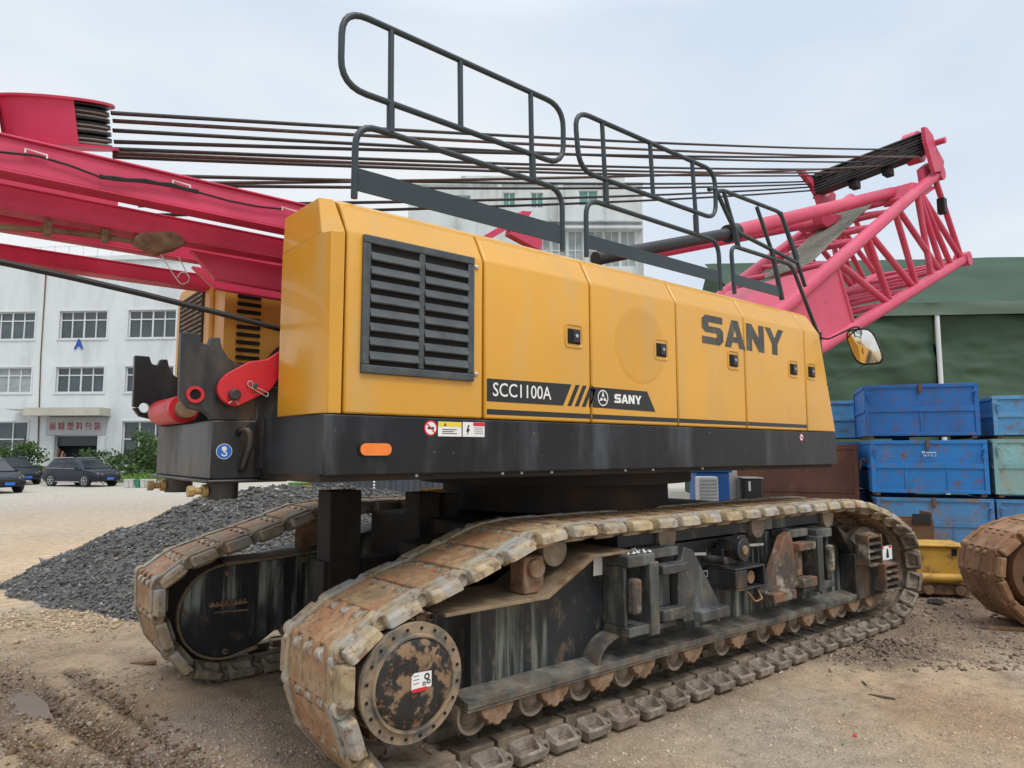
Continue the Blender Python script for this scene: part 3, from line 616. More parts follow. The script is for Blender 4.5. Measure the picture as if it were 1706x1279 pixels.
# pendant socket and chain links hanging under second beam
mb = MB(); mb.tube([(-3, 4.40, 2.99), PY(0, 378, 4.40), PY(80, 383, 4.4), PY(175, 394, 4.4), PY(225, 402, 4.4)], .017, 8); pend = mb.build('pendant_rope', 'rust_mud', crane)
mb = MB(); a_, b_ = PY(222, 402, 4.38), PY(303, 408, 4.38); mb.prism([(a_.x, a_.z+.02), (a_.x+.02, a_.z+.045), (b_.x-.06, b_.z+.06), (b_.x, b_.z+.035), (b_.x+.01, b_.z), (b_.x-.04, b_.z-.04), (a_.x+.12, a_.z-.06), (a_.x, a_.z-.02)], 4.33, 4.42, 'y'); mb.build('rope_socket', 'rust_mud', pend, bevel=.01)
for q in ((80, 378), (176, 390)):
    c_ = PY(*q, 4.37); mb = MB(); mb.box(c_.x-.02, c_.x+.02, 4.36, 4.42, c_.z-.04, c_.z+.035); mb.build('rope_clamp', 'rust_mud', pend, bevel=.008)
mb = MB(); mb.tube(rounded([PY(268, 424, 4.3), PY(292, 462, 4.3), PY(303, 475, 4.3), PY(316, 468, 4.3), PY(314, 456, 4.3), PY(302, 452, 4.3), PY(295, 462, 4.3)], .02, 4), .003, 6); mb.tube([PY(298, 428, 4.3), PY(314, 460, 4.3)], .003, 6); mb.build('safety_clip', 'bare_metal', pend)
# cable run along the near beam
mb = MB(); cp = [(0, 253), (60, 259), (115, 275), (165, 294), (190, 298), (240, 302), (285, 309), (330, 320), (380, 334), (430, 344), (470, 348)]
CP = [PY(x, y, 4.078) for x, y in cp]; CP = [Vector((-3, 4.078, 3.23))]+CP; mb.tube(CP, .006, 6)
for k_ in range(3): mb.tube([p+Vector((0, -.006, .008*math.sin(i*1.9+k_*2))) for i, p in enumerate(CP[4:9])], .007, 6)
cab = mb.build('cable_run', 'rubber', crane)
for x_, y_ in ((42, 254), (288, 306), (470, 350)):
    a_ = PY(x_, y_, 4.076); mb = MB(); mb.tube([a_, a_+Vector((0, 0, .02)), a_+Vector((.09, 0, .012)), a_+Vector((.09, 0, -.008))], .005, 6); mb.build('cable_clip', 'white_decal', cab)
mb = MB(); mb.tube([(-2.5, 3.95, 2.95)]+[PY(x, y, 3.95) for x, y in ((0, 436), (120, 462), (240, 490), (360, 520), (440, 541))]+[(1.5, 3.98, 2.47), (1.9, 4.3, 2.4)], .016, 8); mb.build('hydraulic_hose', 'rubber', crane)
# sheave block
sc = PY(98, 207, 4.78); sm = Matrix.Translation(sc) @ Matrix.Rotation(R(17), 4, 'X') @ Matrix.Rotation(R(-11), 4, 'Y')
def arc(r, a0, a1, n=30): return [(r*math.cos(R(a0+(a1-a0)*i/n)), r*math.sin(R(a0+(a1-a0)*i/n))) for i in range(n+1)]
mb = MB(); mb.M = sm
for z in (-.125, .125): mb.lathe((0, 0, z-.007), (0, 0, z+.007), [(0, 0), (0, .305), (1, .305), (1, 0)], 48)
oa, ia = arc(.288, -78, -300, 40), arc(.28, -78, -300, 40)
mb.prism(oa+ia[::-1], -.118, .118, 'z')
mb.M = None; mb.box(-3.5, .1, 4.70, 4.90, 3.50, 3.80)
shb = mb.build('sheave_housing', 'red_paint', crane)
for i in range(6):
    mb = MB(); mb.M = sm; z = -.095+i*.038; mb.lathe((0, 0, z-.017), (0, 0, z+.017), [(0, 0), (0, .27), (.25, .27), (.5, .235), (.75, .27), (1, .27), (1, 0)], 40); mb.build('sheave', 'sheave_black' if i % 2 else 'grating', shb)
# ---------------------------------------------------------- equalizer block and ropes
EA, EB = Vector((12.02, 4.10, 6.74)), PY(1352, 312, 5.55)
def eq(px): return EB.lerp(EA, min(1, max(0, (px-1352)/180)))
ropes = [((185, 188), 1497, 249, 4.62, 'rope'), ((188, 201), 1532, 262, 4.66, 'rope_brown'), ((188, 217), 1445, 270, 4.70, 'rope'), ((190, 236), 1530, 260, 4.74, 'rope'), ((190, 248), 1430, 281, 4.78, 'rope'), ((188, 255), 1400, 287, 4.82, 'rope_brown'), ((188, 261), 1376, 292, 4.86, 'rope'),
         ((345, 293), 1352, 302, 5.0, 'rope'), ((395, 302), 1470, 276, 5.1, 'rope_brown'), ((480, 307), 1360, 306, 5.15, 'rope'), ((745, 328), 1356, 311, 5.2, 'rope'), ((790, 338), 1354, 317, 5.25, 'rope')]
for (x0, y0), x1, y1, YL, m in ropes:
    a = PY(x0, y0, YL); yy = eq(x1).y; b = PY(x1, y1, yy)
    if x0 > 300: a = a+(a-b)*((a.x-.9)/(b.x-a.x))
    mb = MB(); pts = [a.lerp(b, t/10)+Vector((0, 0, -.05*4*(t/10)*(1-t/10))) for t in range(11)]; mb.tube(pts, .0135, 8); mb.build('wire_rope', m, crane)
mb = MB(); d = (EB-EA).normalized(); X_ = Vector((1, 0, -.1)).normalized()
for i in range(7):
    a, b = EA.lerp(EB, .02), EA.lerp(EB, .98); off = Vector((0, 0, .15-.05*i)); mb.beam(a+off, b+off, .34 if i in (0, 6) else .30, .03)
mb.beam(EA.lerp(EB, .01), EA.lerp(EB, .99), .22, .30)
eqb = mb.build('rope_block', 'sheave_black', crane, bevel=.006)
for t in (.33, .62):
    c_ = EA.lerp(EB, t); mb = MB(); mb.beam(c_+Vector((-.20, 0, .16)), c_+Vector((-.20, 0, -.20)), .05, .05); mb.box(c_.x-.1, c_.x+.1, c_.y-.06, c_.y+.06, c_.z-.30, c_.z-.18); mb.build('block_clamp', 'sheave_black', eqb, bevel=.01)
for i in range(10):
    a = EA.lerp(EB, .03+.05*(i % 4))+Vector((-.17, 0, .13-.03*i)); b = EA.lerp(EB, .55+.045*(i % 10))+Vector((-.17, 0, .12-.03*(i % 9))); mb = MB(); mb.tube([a, b], .011, 6); mb.build('block_rope', 'rope', eqb)
# ---------------------------------------------------------- boom foot section
YN, YF = 4.10, 5.50
LN0, LN1 = Vector((8.10, YN, 2.98)), Vector((13.4, YN, 5.06)); UN0, UN1 = Vector((7.10, YN, 3.24)), Vector((12.39, YN, 6.32))
def far(v): return Vector((v.x, YF, v.z))
mb = MB(); boom = None
for a, b in ((LN0, LN1),): mb.cyl(a, b, .082, n=20)
boom = mb.build('boom_chord', 'red_boom', crane)
for a, b in ((UN0, UN1), (far(LN0), far(LN1)), (far(UN0), far(UN1))):
    mb = MB(); mb.cyl(a, b, .088, n=20); mb.build('boom_chord', 'red_boom', crane)
def lerp(a, b, t): return a+(b-a)*t
tl = lambda t, s: lerp(LN0, LN1, t) if s == 0 else far(lerp(LN0, LN1, t)); tu = lambda t, s: lerp(UN0, UN1, t) if s == 0 else far(lerp(UN0, UN1, t))
web = [(.19, .30), (.415, .31), (.42, .485), (.59, .50), (.605, .67), (.80, .69), (.815, .84), (.985, .85), (.985, .98), (.72, .835), (.89, .85)]
for s in (0, 1):
    for tlow, tup in web:
        mb = MB(); mb.cyl(tl(tlow, s), tu(tup, s), .046, n=12); mb.build('lattice_strut', 'red_boom', crane)
for t in (.3, .45, .55, .67, .79): 
    mb = MB(); mb.cyl(tu(t, 0), tu(t+.02, 1), .042, n=12); mb.cyl(tu(t, 0), tu(min(.98, t+.11), 1), .036, n=10); mb.build('top_strut', 'red_boom', crane)
for t in (.42, .58, .72, .86, .985):
    mb = MB(); mb.cyl(tl(t, 0), tl(t, 1), .040, n=12); mb.cyl(tl(t, 0), tl(max(.3, t-.13), 1), .034, n=10); mb.build('bottom_strut', 'red_boom', crane)
for s in (0, 1):
    mb = MB(); y = YN-.02 if s == 0 else YF-.02; q = [tl(.0, s), tl(.19, s), tu(.30, s), tu(.02, s)]; mb.prism([(p.x, p.z) for p in q], y, y+.04, 'y'); mb.build('foot_plate', 'red_boom', crane)
mb = MB(); q = [tu(.0, 0), tu(.28, 0)]; mb.hexa([tu(.0, 0)+Vector((0, 0, .02)), tu(.26, 0)+Vector((0, 0, .02)), tu(.22, 1)+Vector((0, 0, .02)), tu(0, 1)+Vector((0, 0, .02)), tu(.0, 0)+Vector((0, 0, .05)), tu(.26, 0)+Vector((0, 0, .05)), tu(.22, 1)+Vector((0, 0, .05)), tu(0, 1)+Vector((0, 0, .05))]); mb.build('top_plate', 'red_boom', crane)
def onTop(x, y): return Vector((x, y, lerp(UN0, UN1, (x-UN0.x)/(UN1.x-UN0.x)).z+.10))
mb = MB(); WA, WB, WC, WD = (8.55, 4.99), (8.75, 4.50), (11.35, 4.70), (11.75, 5.24)
def wk(u, v):   # u along, v across
    x = (WA[0]*(1-v)+WB[0]*v)*(1-u)+(WD[0]*(1-v)+WC[0]*v)*u; y = (WA[1]*(1-v)+WB[1]*v)*(1-u)+(WD[1]*(1-v)+WC[1]*v)*u; return onTop(x, y)-Vector((0, 0, .06))
for i in range(10): mb.beam(wk(0, i/9), wk(1, i/9), .026, .03)
for i in range(56): mb.beam(wk(i/55, 0), wk(i/55, 1), .034, .022)
mb.build('boom_walkway', 'grating', crane)
# end lugs
mb = MB(); P_ = [PY(x, y, 4.02) for x, y in ((1536, 212), (1541, 214), (1550, 226), (1556, 246), (1569, 270), (1567, 285), (1553, 288), (1546, 262), (1538, 234))]; mb.prism([(p.x, p.z) for p in P_], 3.98, 4.04, 'y'); mb.build('end_lug', 'red_boom', crane, bevel=.006)
mb = MB(); P_ = [PY(x, y, 4.16) for x, y in ((1531, 282), (1545, 271), (1560, 276), (1562, 290), (1535, 308), (1533, 294))]; mb.prism([(p.x, p.z) for p in P_], 4.12, 4.20, 'y'); mb.build('end_lug', 'red_boom', crane, bevel=.006)
mb = MB(); P_ = [PY(x, y, 5.5) for x, y in ((1330, 284), (1335, 283), (1350, 298), (1358, 315), (1376, 330), (1382, 318), (1389, 325), (1388, 338), (1364, 342), (1360, 328), (1352, 312))]; mb.prism([(p.x, p.z) for p in P_], 5.46, 5.54, 'y'); mb.build('end_lug', 'red_boom', crane)
mb = MB(); c_ = EA; mb.cyl(c_+Vector((.1, -.25, .0)), c_+Vector((.1, .25, 0)), .05); mb.cyl(c_+Vector((.05, .1, .0)), c_+Vector((.05, .30, 0)), .26, n=24); mb.build('block_pin', 'red_boom', crane)
mb = MB(); c_ = LN1; mb.cyl(c_+Vector((0, -.10, 0)), c_+Vector((0, .12, 0)), .12, n=18); mb.build('pin_boss', 'red_boom', crane); mb = MB(); c_ = UN1; mb.cyl(c_+Vector((0, -.10, 0)), c_+Vector((0, .12, 0)), .12, n=18); mb.build('pin_boss', 'red_boom', crane)
mb = MB(); c_ = lerp(LN1, UN1, .62)+Vector((-.22, 0, 0)); mb.box(c_.x-.06, c_.x+.06, YN-.06, YN+.06, c_.z-.16, c_.z+.1); mb.build('work_lamp', 'rubber', crane, bevel=.01)
# cross head box where the stay tubes meet the boom
T1, T0 = PY(1486, 321, 4.45), PY(1218, 388, 4.45); T0b = PY(1060, 418, 4.45)
U1, U0 = PY(1350, 372, 5.15), PY(1093, 420, 5.15)
mb = MB(); mb.cyl(T0, T1, .092, n=20); mb.build('stay_tube', 'red_boom', crane)
mb = MB(); mb.cyl(T0b+(T0b-T0)*.35, T0, .066, n=18); mb.cyl(T0-(T1-T0).normalized()*.08, T0+(T1-T0).normalized()*.10, .105, n=18); mb.build('stay_sleeve', 'sheave_black', crane)
mb = MB(); mb.cyl(U0-(U1-U0)*.02, U1, .075, n=18); mb.build('stay_tube', 'red_boom', crane)
mb = MB(); P_ = [PY(x, y, 4.42) for x, y in ((1487, 312), (1530, 320), (1500, 340), (1487, 342), (1484, 330))]; mb.prism([(p.x, p.z) for p in P_], 4.12, 4.55, 'y'); mb.build('stay_bracket', 'red_boom', crane, bevel=.01)
mb = MB(); P_ = [PY(x, y, 5.15) for x, y in ((1347, 364), (1384, 362), (1375, 375), (1357, 384), (1350, 378))]; mb.prism([(p.x, p.z) for p in P_], 4.95, 5.35, 'y'); mb.build('stay_bracket', 'red_boom', crane, bevel=.01)
mb = MB(); P_ = [PY(x, y, 4.6) for x, y in ((862, 365), (868, 352), (884, 353), (876, 368))]; mb.prism([(p.x, p.z) for p in P_], 4.58, 4.64, 'y'); a_ = P_[0]; mb.beam(a_+Vector((-.1, 0, -.12)), a_+Vector((.25, .0, -.20)), .08, .1); mb.beam((2.0, 4.61, 3.02), (8.3, 4.61, 3.06), .12, .12); mb.beam((2.6, 4.55, 3.0), a_+Vector((.04, 0, .02)), .05, .05); mb.build('inner_frame', 'red_paint', crane)
mb = MB(); P_ = [(5.9, 3.02), (7.7, 3.02), (7.7, 3.18), (5.9, 3.22)]; mb.prism(P_, 4.0, 4.06, 'y'); mb.build('foot_crossbeam', 'red_boom', crane)
# ---------------------------------------------------------- counterweight bracket at the rear
LUG = [(.947, 2.402), (1.037, 2.401), (1.05, 2.36), (1.06, 2.349), (1.091, 2.347), (1.105, 2.387), (1.15, 2.391), (1.165, 2.33), (1.20, 2.28), (1.25, 2.25), (1.45, 2.24), (1.5, 1.93), (1.129, 1.927), (1.086, 1.969), (.994, 1.99), (.955, 2.04)]
mb = MB()
mb.prism([(1.125, 1.60), (1.55, 1.60), (1.55, 2.12), (1.36, 2.14), (1.36, 1.93), (1.125, 1.925)], 3.99, 5.25, 'y')
mb.prism([(1.10, 1.580), (1.55, 1.580), (1.55, 1.600), (1.10, 1.600)], 3.96, 5.28, 'y')
cwb = mb.build('counterweight_bracket', 'bracket_black', crane, bevel=.008)
for y0 in (4.0, 5.19):
    mb = MB(); L_ = LUG if y0 < 5 else LUG[:-1]+[(.952, 2.045)]+[(1.022-.034*math.cos(R(a)), 2.050-.034*math.sin(R(a))) for a in range(0, 361, 24)]+[(.9515, 2.055)]; mb.prism(L_, y0, y0+.055, 'y')
    mb.build('hook_lug', 'bracket_black', cwb, bevel=.006)
for y0 in (3.998,):
    mb = MB(); mb.lathe((1.031, y0+.001, 2.062), (1.031, y0-.012, 2.062), [(0, .048), (1, .046), (1, .030), (.2, .028)], 24); mb.build('pin_bush', 'red_bright', cwb)
    mb = MB(); mb.cyl((1.031, y0-.001, 2.062), (1.031, y0-.004, 2.062), .029, n=20); mb.build('pin_hole', 'hole_black', cwb)
mb = MB(); mb.cyl((1.10, 4.5, 2.01), (1.10, 5.05, 2.01), .085, n=28); mb.build('cross_roller', 'red_bright', cwb)
mb = MB(); mb.cyl((1.10, 4.42, 2.01), (1.10, 5.1, 2.01), .055, n=24); mb.build('roller_pin', 'rust_mud', cwb)
for y_, x_ in ((4.10, 1.225), (4.95, 1.20)):
    mb = MB(); mb.cyl((x_, y_, 1.585), (x_, y_, 1.49), .085, n=28); mb.build('foot_boss', 'bracket_black', cwb, bevel=.004)
    mb = MB(); mb.cyl((x_-.08, y_, 1.535), (x_-.11, y_, 1.535), .036, n=20); mb.cyl((x_-.11, y_, 1.535), (x_-.15, y_, 1.535), .020, n=14); mb.cyl((x_-.15, y_, 1.535), (x_-.185, y_, 1.535), .033, n=6); mb.build('foot_bolt', 'brass', cwb, bevel=.003)
mb = MB(); mb.tube(rounded([(1.265, 4.0, 1.85), (1.265, 3.95, 1.88), (1.305, 3.92, 1.87), (1.315, 3.92, 1.80), (1.285, 3.95, 1.66), (1.285, 4.0, 1.65)], .03, 5), .017, 10); mb.build('lifting_eye', 'bracket_black', cwb)
def cdec(name, poly, m, k=0): return decal(name, poly, m, 3.986-.0008*k, cwb)
cx_, cz_, r_ = 1.193, 1.754, .043
cdec('hook_sticker', disc_poly(cx_, cz_, r_, 32), 'white_decal'); cdec('sticker_disc', disc_poly(cx_, cz_, r_*.93, 32), 'blue_decal', 1)
cdec('sticker_block', disc_poly(cx_, cz_+.015, .014), 'white_decal', 2)
hk = []
for i in range(14): t = R(110-i*22.5); hk.append((cx_+.001+.016*math.cos(t), cz_-.014+.014*math.sin(t)))
for i in range(13, -1, -1): t = R(110-i*22.5); hk.append((cx_+.001+.009*math.cos(t), cz_-.014+.007*math.sin(t)))
cdec('sticker_hook', hk, 'white_decal', 2); cdec('sticker_shank', [(cx_-.003, cz_-.004), (cx_+.003, cz_-.004), (cx_+.003, cz_+.01), (cx_-.003, cz_+.01)], 'white_decal', 3)
# red link arm
mb = MB(); P_ = [PY(200+a/3.045, 440+b/3.045, 3.95) for a, b in ((488, 640), (500, 592), (540, 553), (660, 492), (735, 487), (800, 445), (880, 400), (880, 520), (805, 568), (760, 640), (625, 706), (585, 724), (540, 712), (505, 682))]; P_ = [(p.x, p.z) for p in P_]
mb.prism([(p.x, p.z) for p in rounded([(a, 0, b) for a, b in P_], .02, 2, True)], 3.93, 3.965, 'y'); lk = mb.build('link_arm', 'red_bright', crane, bevel=.004)
mb = MB(); mb.cyl((1.213, 3.935, 2.065), (1.213, 3.885, 2.065), .030, n=24); mb.build('link_pin', 'bracket_black', lk, bevel=.005); mb = MB(); mb.cyl((1.325, 3.935, 2.125), (1.325, 3.90, 2.125), .014, n=14); mb.build('link_pin', 'bracket_black', lk, bevel=.005)
mb = MB(); mb.tube(rounded([(1.40, 3.915, 2.09), (1.40, 3.915, 2.06), (1.33, 3.915, 2.095), (1.28, 3.915, 2.125), (1.29, 3.915, 2.15), (1.315, 3.915, 2.14), (1.31, 3.915, 2.11), (1.345, 3.915, 2.11), (1.40, 3.915, 2.085)], .015, 4), .0035, 6)
mb.tube([(1.20, 3.90, 2.03), (1.18, 3.90, 2.015)], .003, 6); mb.tube([(1.215, 3.90, 2.03), (1.235, 3.90, 2.012)], .003, 6); mb.build('cotter_pin', 'bare_metal', lk)
# ================================================================== TURNTABLE / CARBODY
mb = MB(); mb.cyl((4.35, 4.72, 1.28), (4.35, 4.72, 1.62), 1.02, n=48); mb.cyl((4.35, 4.72, 1.50), (4.35, 4.72, 1.60), 1.22, n=48); mb.build('turntable', 'dark_steel', crane)
mb = MB(); mb.box(2.95, 6.3, 4.0, 5.6, .62, 1.24); mb.prism([(2.6, .75), (3.3, .66), (3.3, 1.18), (2.6, 1.1)], 4.05, 4.5, 'y'); mb.box(3.2, 3.9, 3.6, 6.0, .7, 1.15); mb.box(5.2, 5.9, 3.6, 6.0, .7, 1.15); body = mb.build('carbody', 'dark_steel', crane, bevel=.02)
for x0, x1, z1 in ((2.13, 2.37, 1.475), (2.86, 3.05, 1.435)):
    mb = MB(); mb.box(x0, x1, 4.64, 4.86, .70, z1); mb.box(x0-.02, x1+.02, 4.62, 4.88, .66, .70); mb.build('support_post', 'dark_steel', body, bevel=.008)
mb = MB(); mb.box(3.10, 3.20, 4.6, 4.8, .8, 1.42); mb.box(2.1, 3.4, 4.66, 4.84, .72, .98); mb.build('jack_beam', 'dark_steel', body)
# bolts along the underside of the skirt
for x in (2.0, 2.6, 2.75, 3.0, 3.7, 4.0, 4.6):
    mb = MB(); mb.cyl((x, YS+.03, 1.63), (x, YS+.03, 1.615), .010, n=8); mb.build('skirt_bolt', 'bare_metal', skirt)
# ================================================================== TRACKS
PITCHL = .272; SW = .78
def rrect(x0, x1, y0, y1, r, seg=4): return [(p.x, p.y) for p in rounded([(x0, y0, 0), (x1, y0, 0), (x1, y1, 0), (x0, y1, 0)], r, seg, True)]
def loft(mb, rings, cap0=True, cap1=True):
    n = len(rings[0]); vs = sum(rings, []); fs = []
    for k in range(len(rings)-1): fs += [(k*n+i, k*n+(i+1) % n, (k+1)*n+(i+1) % n, (k+1)*n+i) for i in range(n)]
    if cap0: fs.append(tuple(range(n-1, -1, -1)))
    if cap1: fs.append(tuple(range((len(rings)-1)*n, len(rings)*n)))
    mb.add(vs, fs)
def make_shoe():
    """x: along travel, y: across, z: outward (ground side). Face ranges remember which material they take."""
    mb = MB(); h = PITCHL/2; slots = []
    def mark(i): slots.append((len(mb.f), i))
    mb.hexa([(-.104, -.240, -.016), (.086, -.240, -.016), (.086, .240, -.016), (-.104, .240, -.016), (-.100, -.236, .030), (.084, -.236, .026), (.084, .236, .026), (-.100, .236, .030)])
    for y in (-.207, -.069, .069, .207):                            # four fingers
        mb.hexa([(.080, y-.033, -.034), (h, y-.030, -.036), (h, y+.030, -.036), (.080, y+.033, -.034), (.080, y-.033, .026), (h, y-.030, .024), (h, y+.030, .024), (.080, y+.033, .026)])
        mb.cyl((h, y-.030, -.006), (h, y+.030, -.006), .030, n=16)
    for s_ in (-1, 1): mb.box(-.125, .112, s_*.17-.045, s_*.17+.045, -.080, -.016)     # rails for the rollers
    mark(0)
    for y in (-.138, 0, .138):                                      # three worn eyes that sit between the fingers of the next shoe
        mb.hexa([(-h, y-.031, -.034), (-.10, y-.033, -.034), (-.10, y+.033, -.034), (-h, y+.031, -.034), (-h, y-.031, .008), (-.10, y-.033, .014), (-.10, y+.033, .014), (-h, y+.031, .008)])
        mb.cyl((-h, y-.031, -.006), (-h, y+.031, -.006), .0305, n=16)
    mark(2)
    for s in (-1, 1):
        y0, y1 = sorted((s*.246, s*.300))
        mb.hexa([(-.112, y0, -.03), (.10, y0, -.03), (.10, y1, -.03), (-.112, y1, -.03), (-.108, y0+.006, .036), (h, y0+.006, .038), (h, y1-.006, .038), (-.108, y1-.006, .036)])
        mb.lathe((h, s*.240, -.008), (h, s*.330, -.008), [(0, 0), (0, .043), (1, .045), (1, .026), (.85, .024), (.85, 0)], 22)
        mb.cyl((-h, s*.262, -.008), (-h, s*.300, -.008), .030, n=14)
        def ring(x0, x1, ya, yb, r, z):
            P = rrect(x0, x1, min(s*ya, s*yb), max(s*ya, s*yb), r); return [(p[0], p[1], z) for p in P]
        rings = [ring(-.096, .082, .296, .372, .014, .026), ring(-.104, .090, .292, .394, .018, .008), ring(-.106, .094, .262, .402, .022, -.036), ring(-.098, .086, .268, .398, .022, -.070),
                 ring(-.082, .070, .282, .382, .018, -.074), ring(-.062, .052, .292, .362, .014, -.020)]
        rings = rings[:3]+[[(p[0]*(1-.30*max(0, (abs(p[1])-.3))/.1), p[1], p[2]+(abs(p[1])-.30)*.38) for p in r_] for r_ in rings[3:5]]+[rings[5]]
        loft(mb, rings)
    mark(1)
    return mb, slots
shoe_mb, shoe_slots = make_shoe(); shoe_mb.M = None
import bmesh
def fix_normals(me):
    b = bmesh.new(); b.from_mesh(me); bmesh.ops.recalc_face_normals(b, faces=b.faces); b.to_mesh(me); b.free()
def k1(p): return (p[0]*1.027, CAM_H+(p[1]-CAM_H)*1.027)
PATH = [(1.95, .036), (7.35, .036), (7.62, .08), (7.86, .19), (7.99, .33), (8.03, .53), (7.99, .76), (7.87, .95), (7.45, 1.13), (6.98, 1.262), (6.70, 1.305), (5.5, 1.312), (4.34, 1.306), (3.3, 1.31), (2.80, 1.315), (2.60, 1.268), (2.29, 1.155), (2.00, 1.075), (1.76, 1.00), (1.57, .93), (1.455, .84), (1.43, .64), (1.50, .37), (1.66, .12)]
PATH = [k1(p) for p in PATH]
def resample(path, pitch):
    """walk the closed polyline with a fixed chord; returns joint points (pins) and a fitted chord"""
    n = len(path); P = [Vector((p[0], p[1])) for p in path]
    per = sum((P[(i+1) % n]-P[i]).length for i in range(n)); cnt = round(per/pitch); step = per/cnt; out = []; 
    seg = 0; pos = P[0].copy(); rem = 0.
    d = 0; i = 0; acc = 0
    for k in range(cnt):
        target = k*step
        while True:
            L = (P[(i+1) % n]-P[i]).length
            if acc+L >= target-1e-9: break
            acc += L; i = (i+1) % n
        out.append(P[i].lerp(P[(i+1) % n], (target-acc)/L))
    return out
JOINTS = resample(PATH, PITCHL)
cnt = len(JOINTS)
def shoe_matrix(i, yc, J=None):
    J = J or JOINTS; a, b = J[i], J[(i+1) % len(J)]; d = (b-a).normalized(); c = (a+b)/2
    # travelling ccw seen from -Y: outward normal = right of direction
    nrm = Vector((d.y, -d.x)); M = Matrix(((d.x, 0, nrm.x, 0), (0, 1, 0, 0), (d.y, 0, nrm.y, 0), (0, 0, 0, 1)))
    M[0][3], M[1][3], M[2][3] = c.x-nrm.x*.03, yc, c.y-nrm.y*.03
    if M.to_3x3().determinant() < 0:
        M = Matrix(((-d.x, 0, nrm.x, M[0][3]), (0, 1, 0, yc), (-d.y, 0, nrm.y, M[2][3]), (0, 0, 0, 1)))
    return M
proto_shoe = None
def add_shoes(parent, yc, keep, J=None, mname='shoe_steel', flipx=False):
    global proto_shoe
    J = J or JOINTS; rest = MB(); base = ORG[parent.name]
    for i in range(len(J)):
        M = shoe_matrix(i, yc, J)
        if keep(i, J[i]):
            if proto_shoe is None:
                o = shoe_mb.build('track_shoe', mname, None, bevel=.003); fix_normals(o.data); o.data.set_sharp_from_angle(angle=R(34)); proto_shoe = o; o.data.materials.append(MATS['shoe_pad']); o.data.materials.append(MATS['pin_steel']); k0 = 0
                for k1_, mi in shoe_slots:
                    for q_ in range(k0, k1_): o.data.polygons[q_].material_index = mi
                    k0 = k1_; o.location = (0, 0, 0)
            else:
                o = proto_shoe.copy(); col.objects.link(o)
            o.parent = parent
            if (J is JOINTS or len(J) == len(JOINTS)) and (J[i].y < .16 or (J[i].x > 7.4 and J[i].y < 1.0)):
                ms = ('shoe_muddy', 'pad_muddy')
            else: ms = (mname, 'shoe_pad')
            for q_ in (0, 1): o.material_slots[q_].link = 'OBJECT'; o.material_slots[q_].material = MATS[ms[q_]]
            jit = Matrix.Rotation(random.uniform(-.02, .02), 4, 'Y') @ Matrix.Translation((0, random.uniform(-.006, .006), random.uniform(-.002, .002)))
            o.matrix_local = Matrix.Translation(-base) @ M @ jit
        else:
            rest.M = M; rest.add(shoe_mb.v, shoe_mb.f); rest.M = None
    if rest.v:
        o = rest.build('hidden_track_shoes', mname, parent); fix_normals(o.data); tag(o, kind='stuff')
YCN, YCF = 3.48, 6.04
# --- near track frame
FN = 3.30
FR = [(2.385, .345), (2.385, .872), (2.82, .872), (3.20, 1.072), (6.55, 1.072), (6.62, 1.00), (6.95, .80), (7.75, .78), (7.75, .345)]
mb = MB(); mb.prism(FR, FN, FN+.40, 'y')
nf = mb.build('track_frame', 'frame_black', crane, bevel=.004)
mb = MB(); mb.prism([(2.26, .345), (7.05, .345), (7.05, .362), (2.26, .362)], 3.15, FN, 'y'); mb.box(2.26, 7.05, 3.145, 3.165, .362, .405); mb.hexa([(2.26, 3.165, .362), (7.05, 3.165, .362), (7.05, FN, .362), (2.26, FN, .362), (2.26, 3.165, .402), (7.05, 3.165, .402), (7.05, FN, .43), (2.26, FN, .43)])
mb.build('bottom_ledge', 'frame_edge', nf, bevel=.005)
mb = MB(); mb.prism([(2.10, .878), (2.84, .878), (3.24, 1.08), (3.60, 1.084), (3.60, 1.10), (3.22, 1.098), (2.82, .898), (2.10, .898)], 3.13, FN+.36, 'y'); mb.build('top_ledge', 'dusty_top', nf, bevel=.004)
mb = MB(); mb.box(3.60, 6.6, FN-.03, FN+.4, 1.09, 1.20); mb.build('top_rail', 'frame_black', nf, bevel=.004)
for x in (2.99, 4.1, 5.3, 6.5):
    mb = MB(); mb.cyl((x, FN-.06, 1.14), (x, FN+.4, 1.14), .10, n=20); mb.build('carrier_roller', 'roller_steel', nf)
mb = MB(); mb.box(2.72, 2.88, 3.22, 3.36, .90, 1.12); mb.cyl((2.80, 3.18, 1.05), (2.80, 3.3, 1.05), .06, n=16); mb.build('carrier_bracket', 'rust_mud', nf, bevel=.012)
# sprocket end
mb = MB(); dc = Vector((1.865, 3.05, .613))
mb.lathe(dc, dc+Vector((0, .42, 0)), [(.0, .215), (.0, .222), (-.03, .222), (-.03, .232), (0.0, .236), (.02, .236), (.02, .288), (.09, .288), (.09, .262), (.5, .262), (.5, .27), (.6, .27), (.6, .2), (1, .2), (1, 0)], 56)
drv = mb.build('final_drive', 'drive_rim', nf)
mb = MB(); mb.lathe(dc+Vector((0, -.012, 0)), dc+Vector((0, .01, 0)), [(.05, 0), (0, .15), (.1, .205), (.5, .216), (1, .216)], 48); mb.build('drive_cover', 'drive_black', nf)
for i in range(20):
    t = 2*math.pi*(i+.5)/20; p = dc+Vector((.262*math.cos(t), .004, .262*math.sin(t))); mb = MB(); mb.cyl(p, p+Vector((0, -.002, 0)), .0085, n=10); mb.build('bolt_hole', 'hole_black', nf)
for a, b in ((.06, .15), (-.02, .17), (.12, .03)):
    p = dc+Vector((a, -.005, b)); mb = MB(); mb.lathe(p, p+Vector((0, -.012, 0)), [(0, .016), (1, .013), (1, 0)], 12); mb.build('drive_plug', 'rust_mud', nf)
mb = MB()
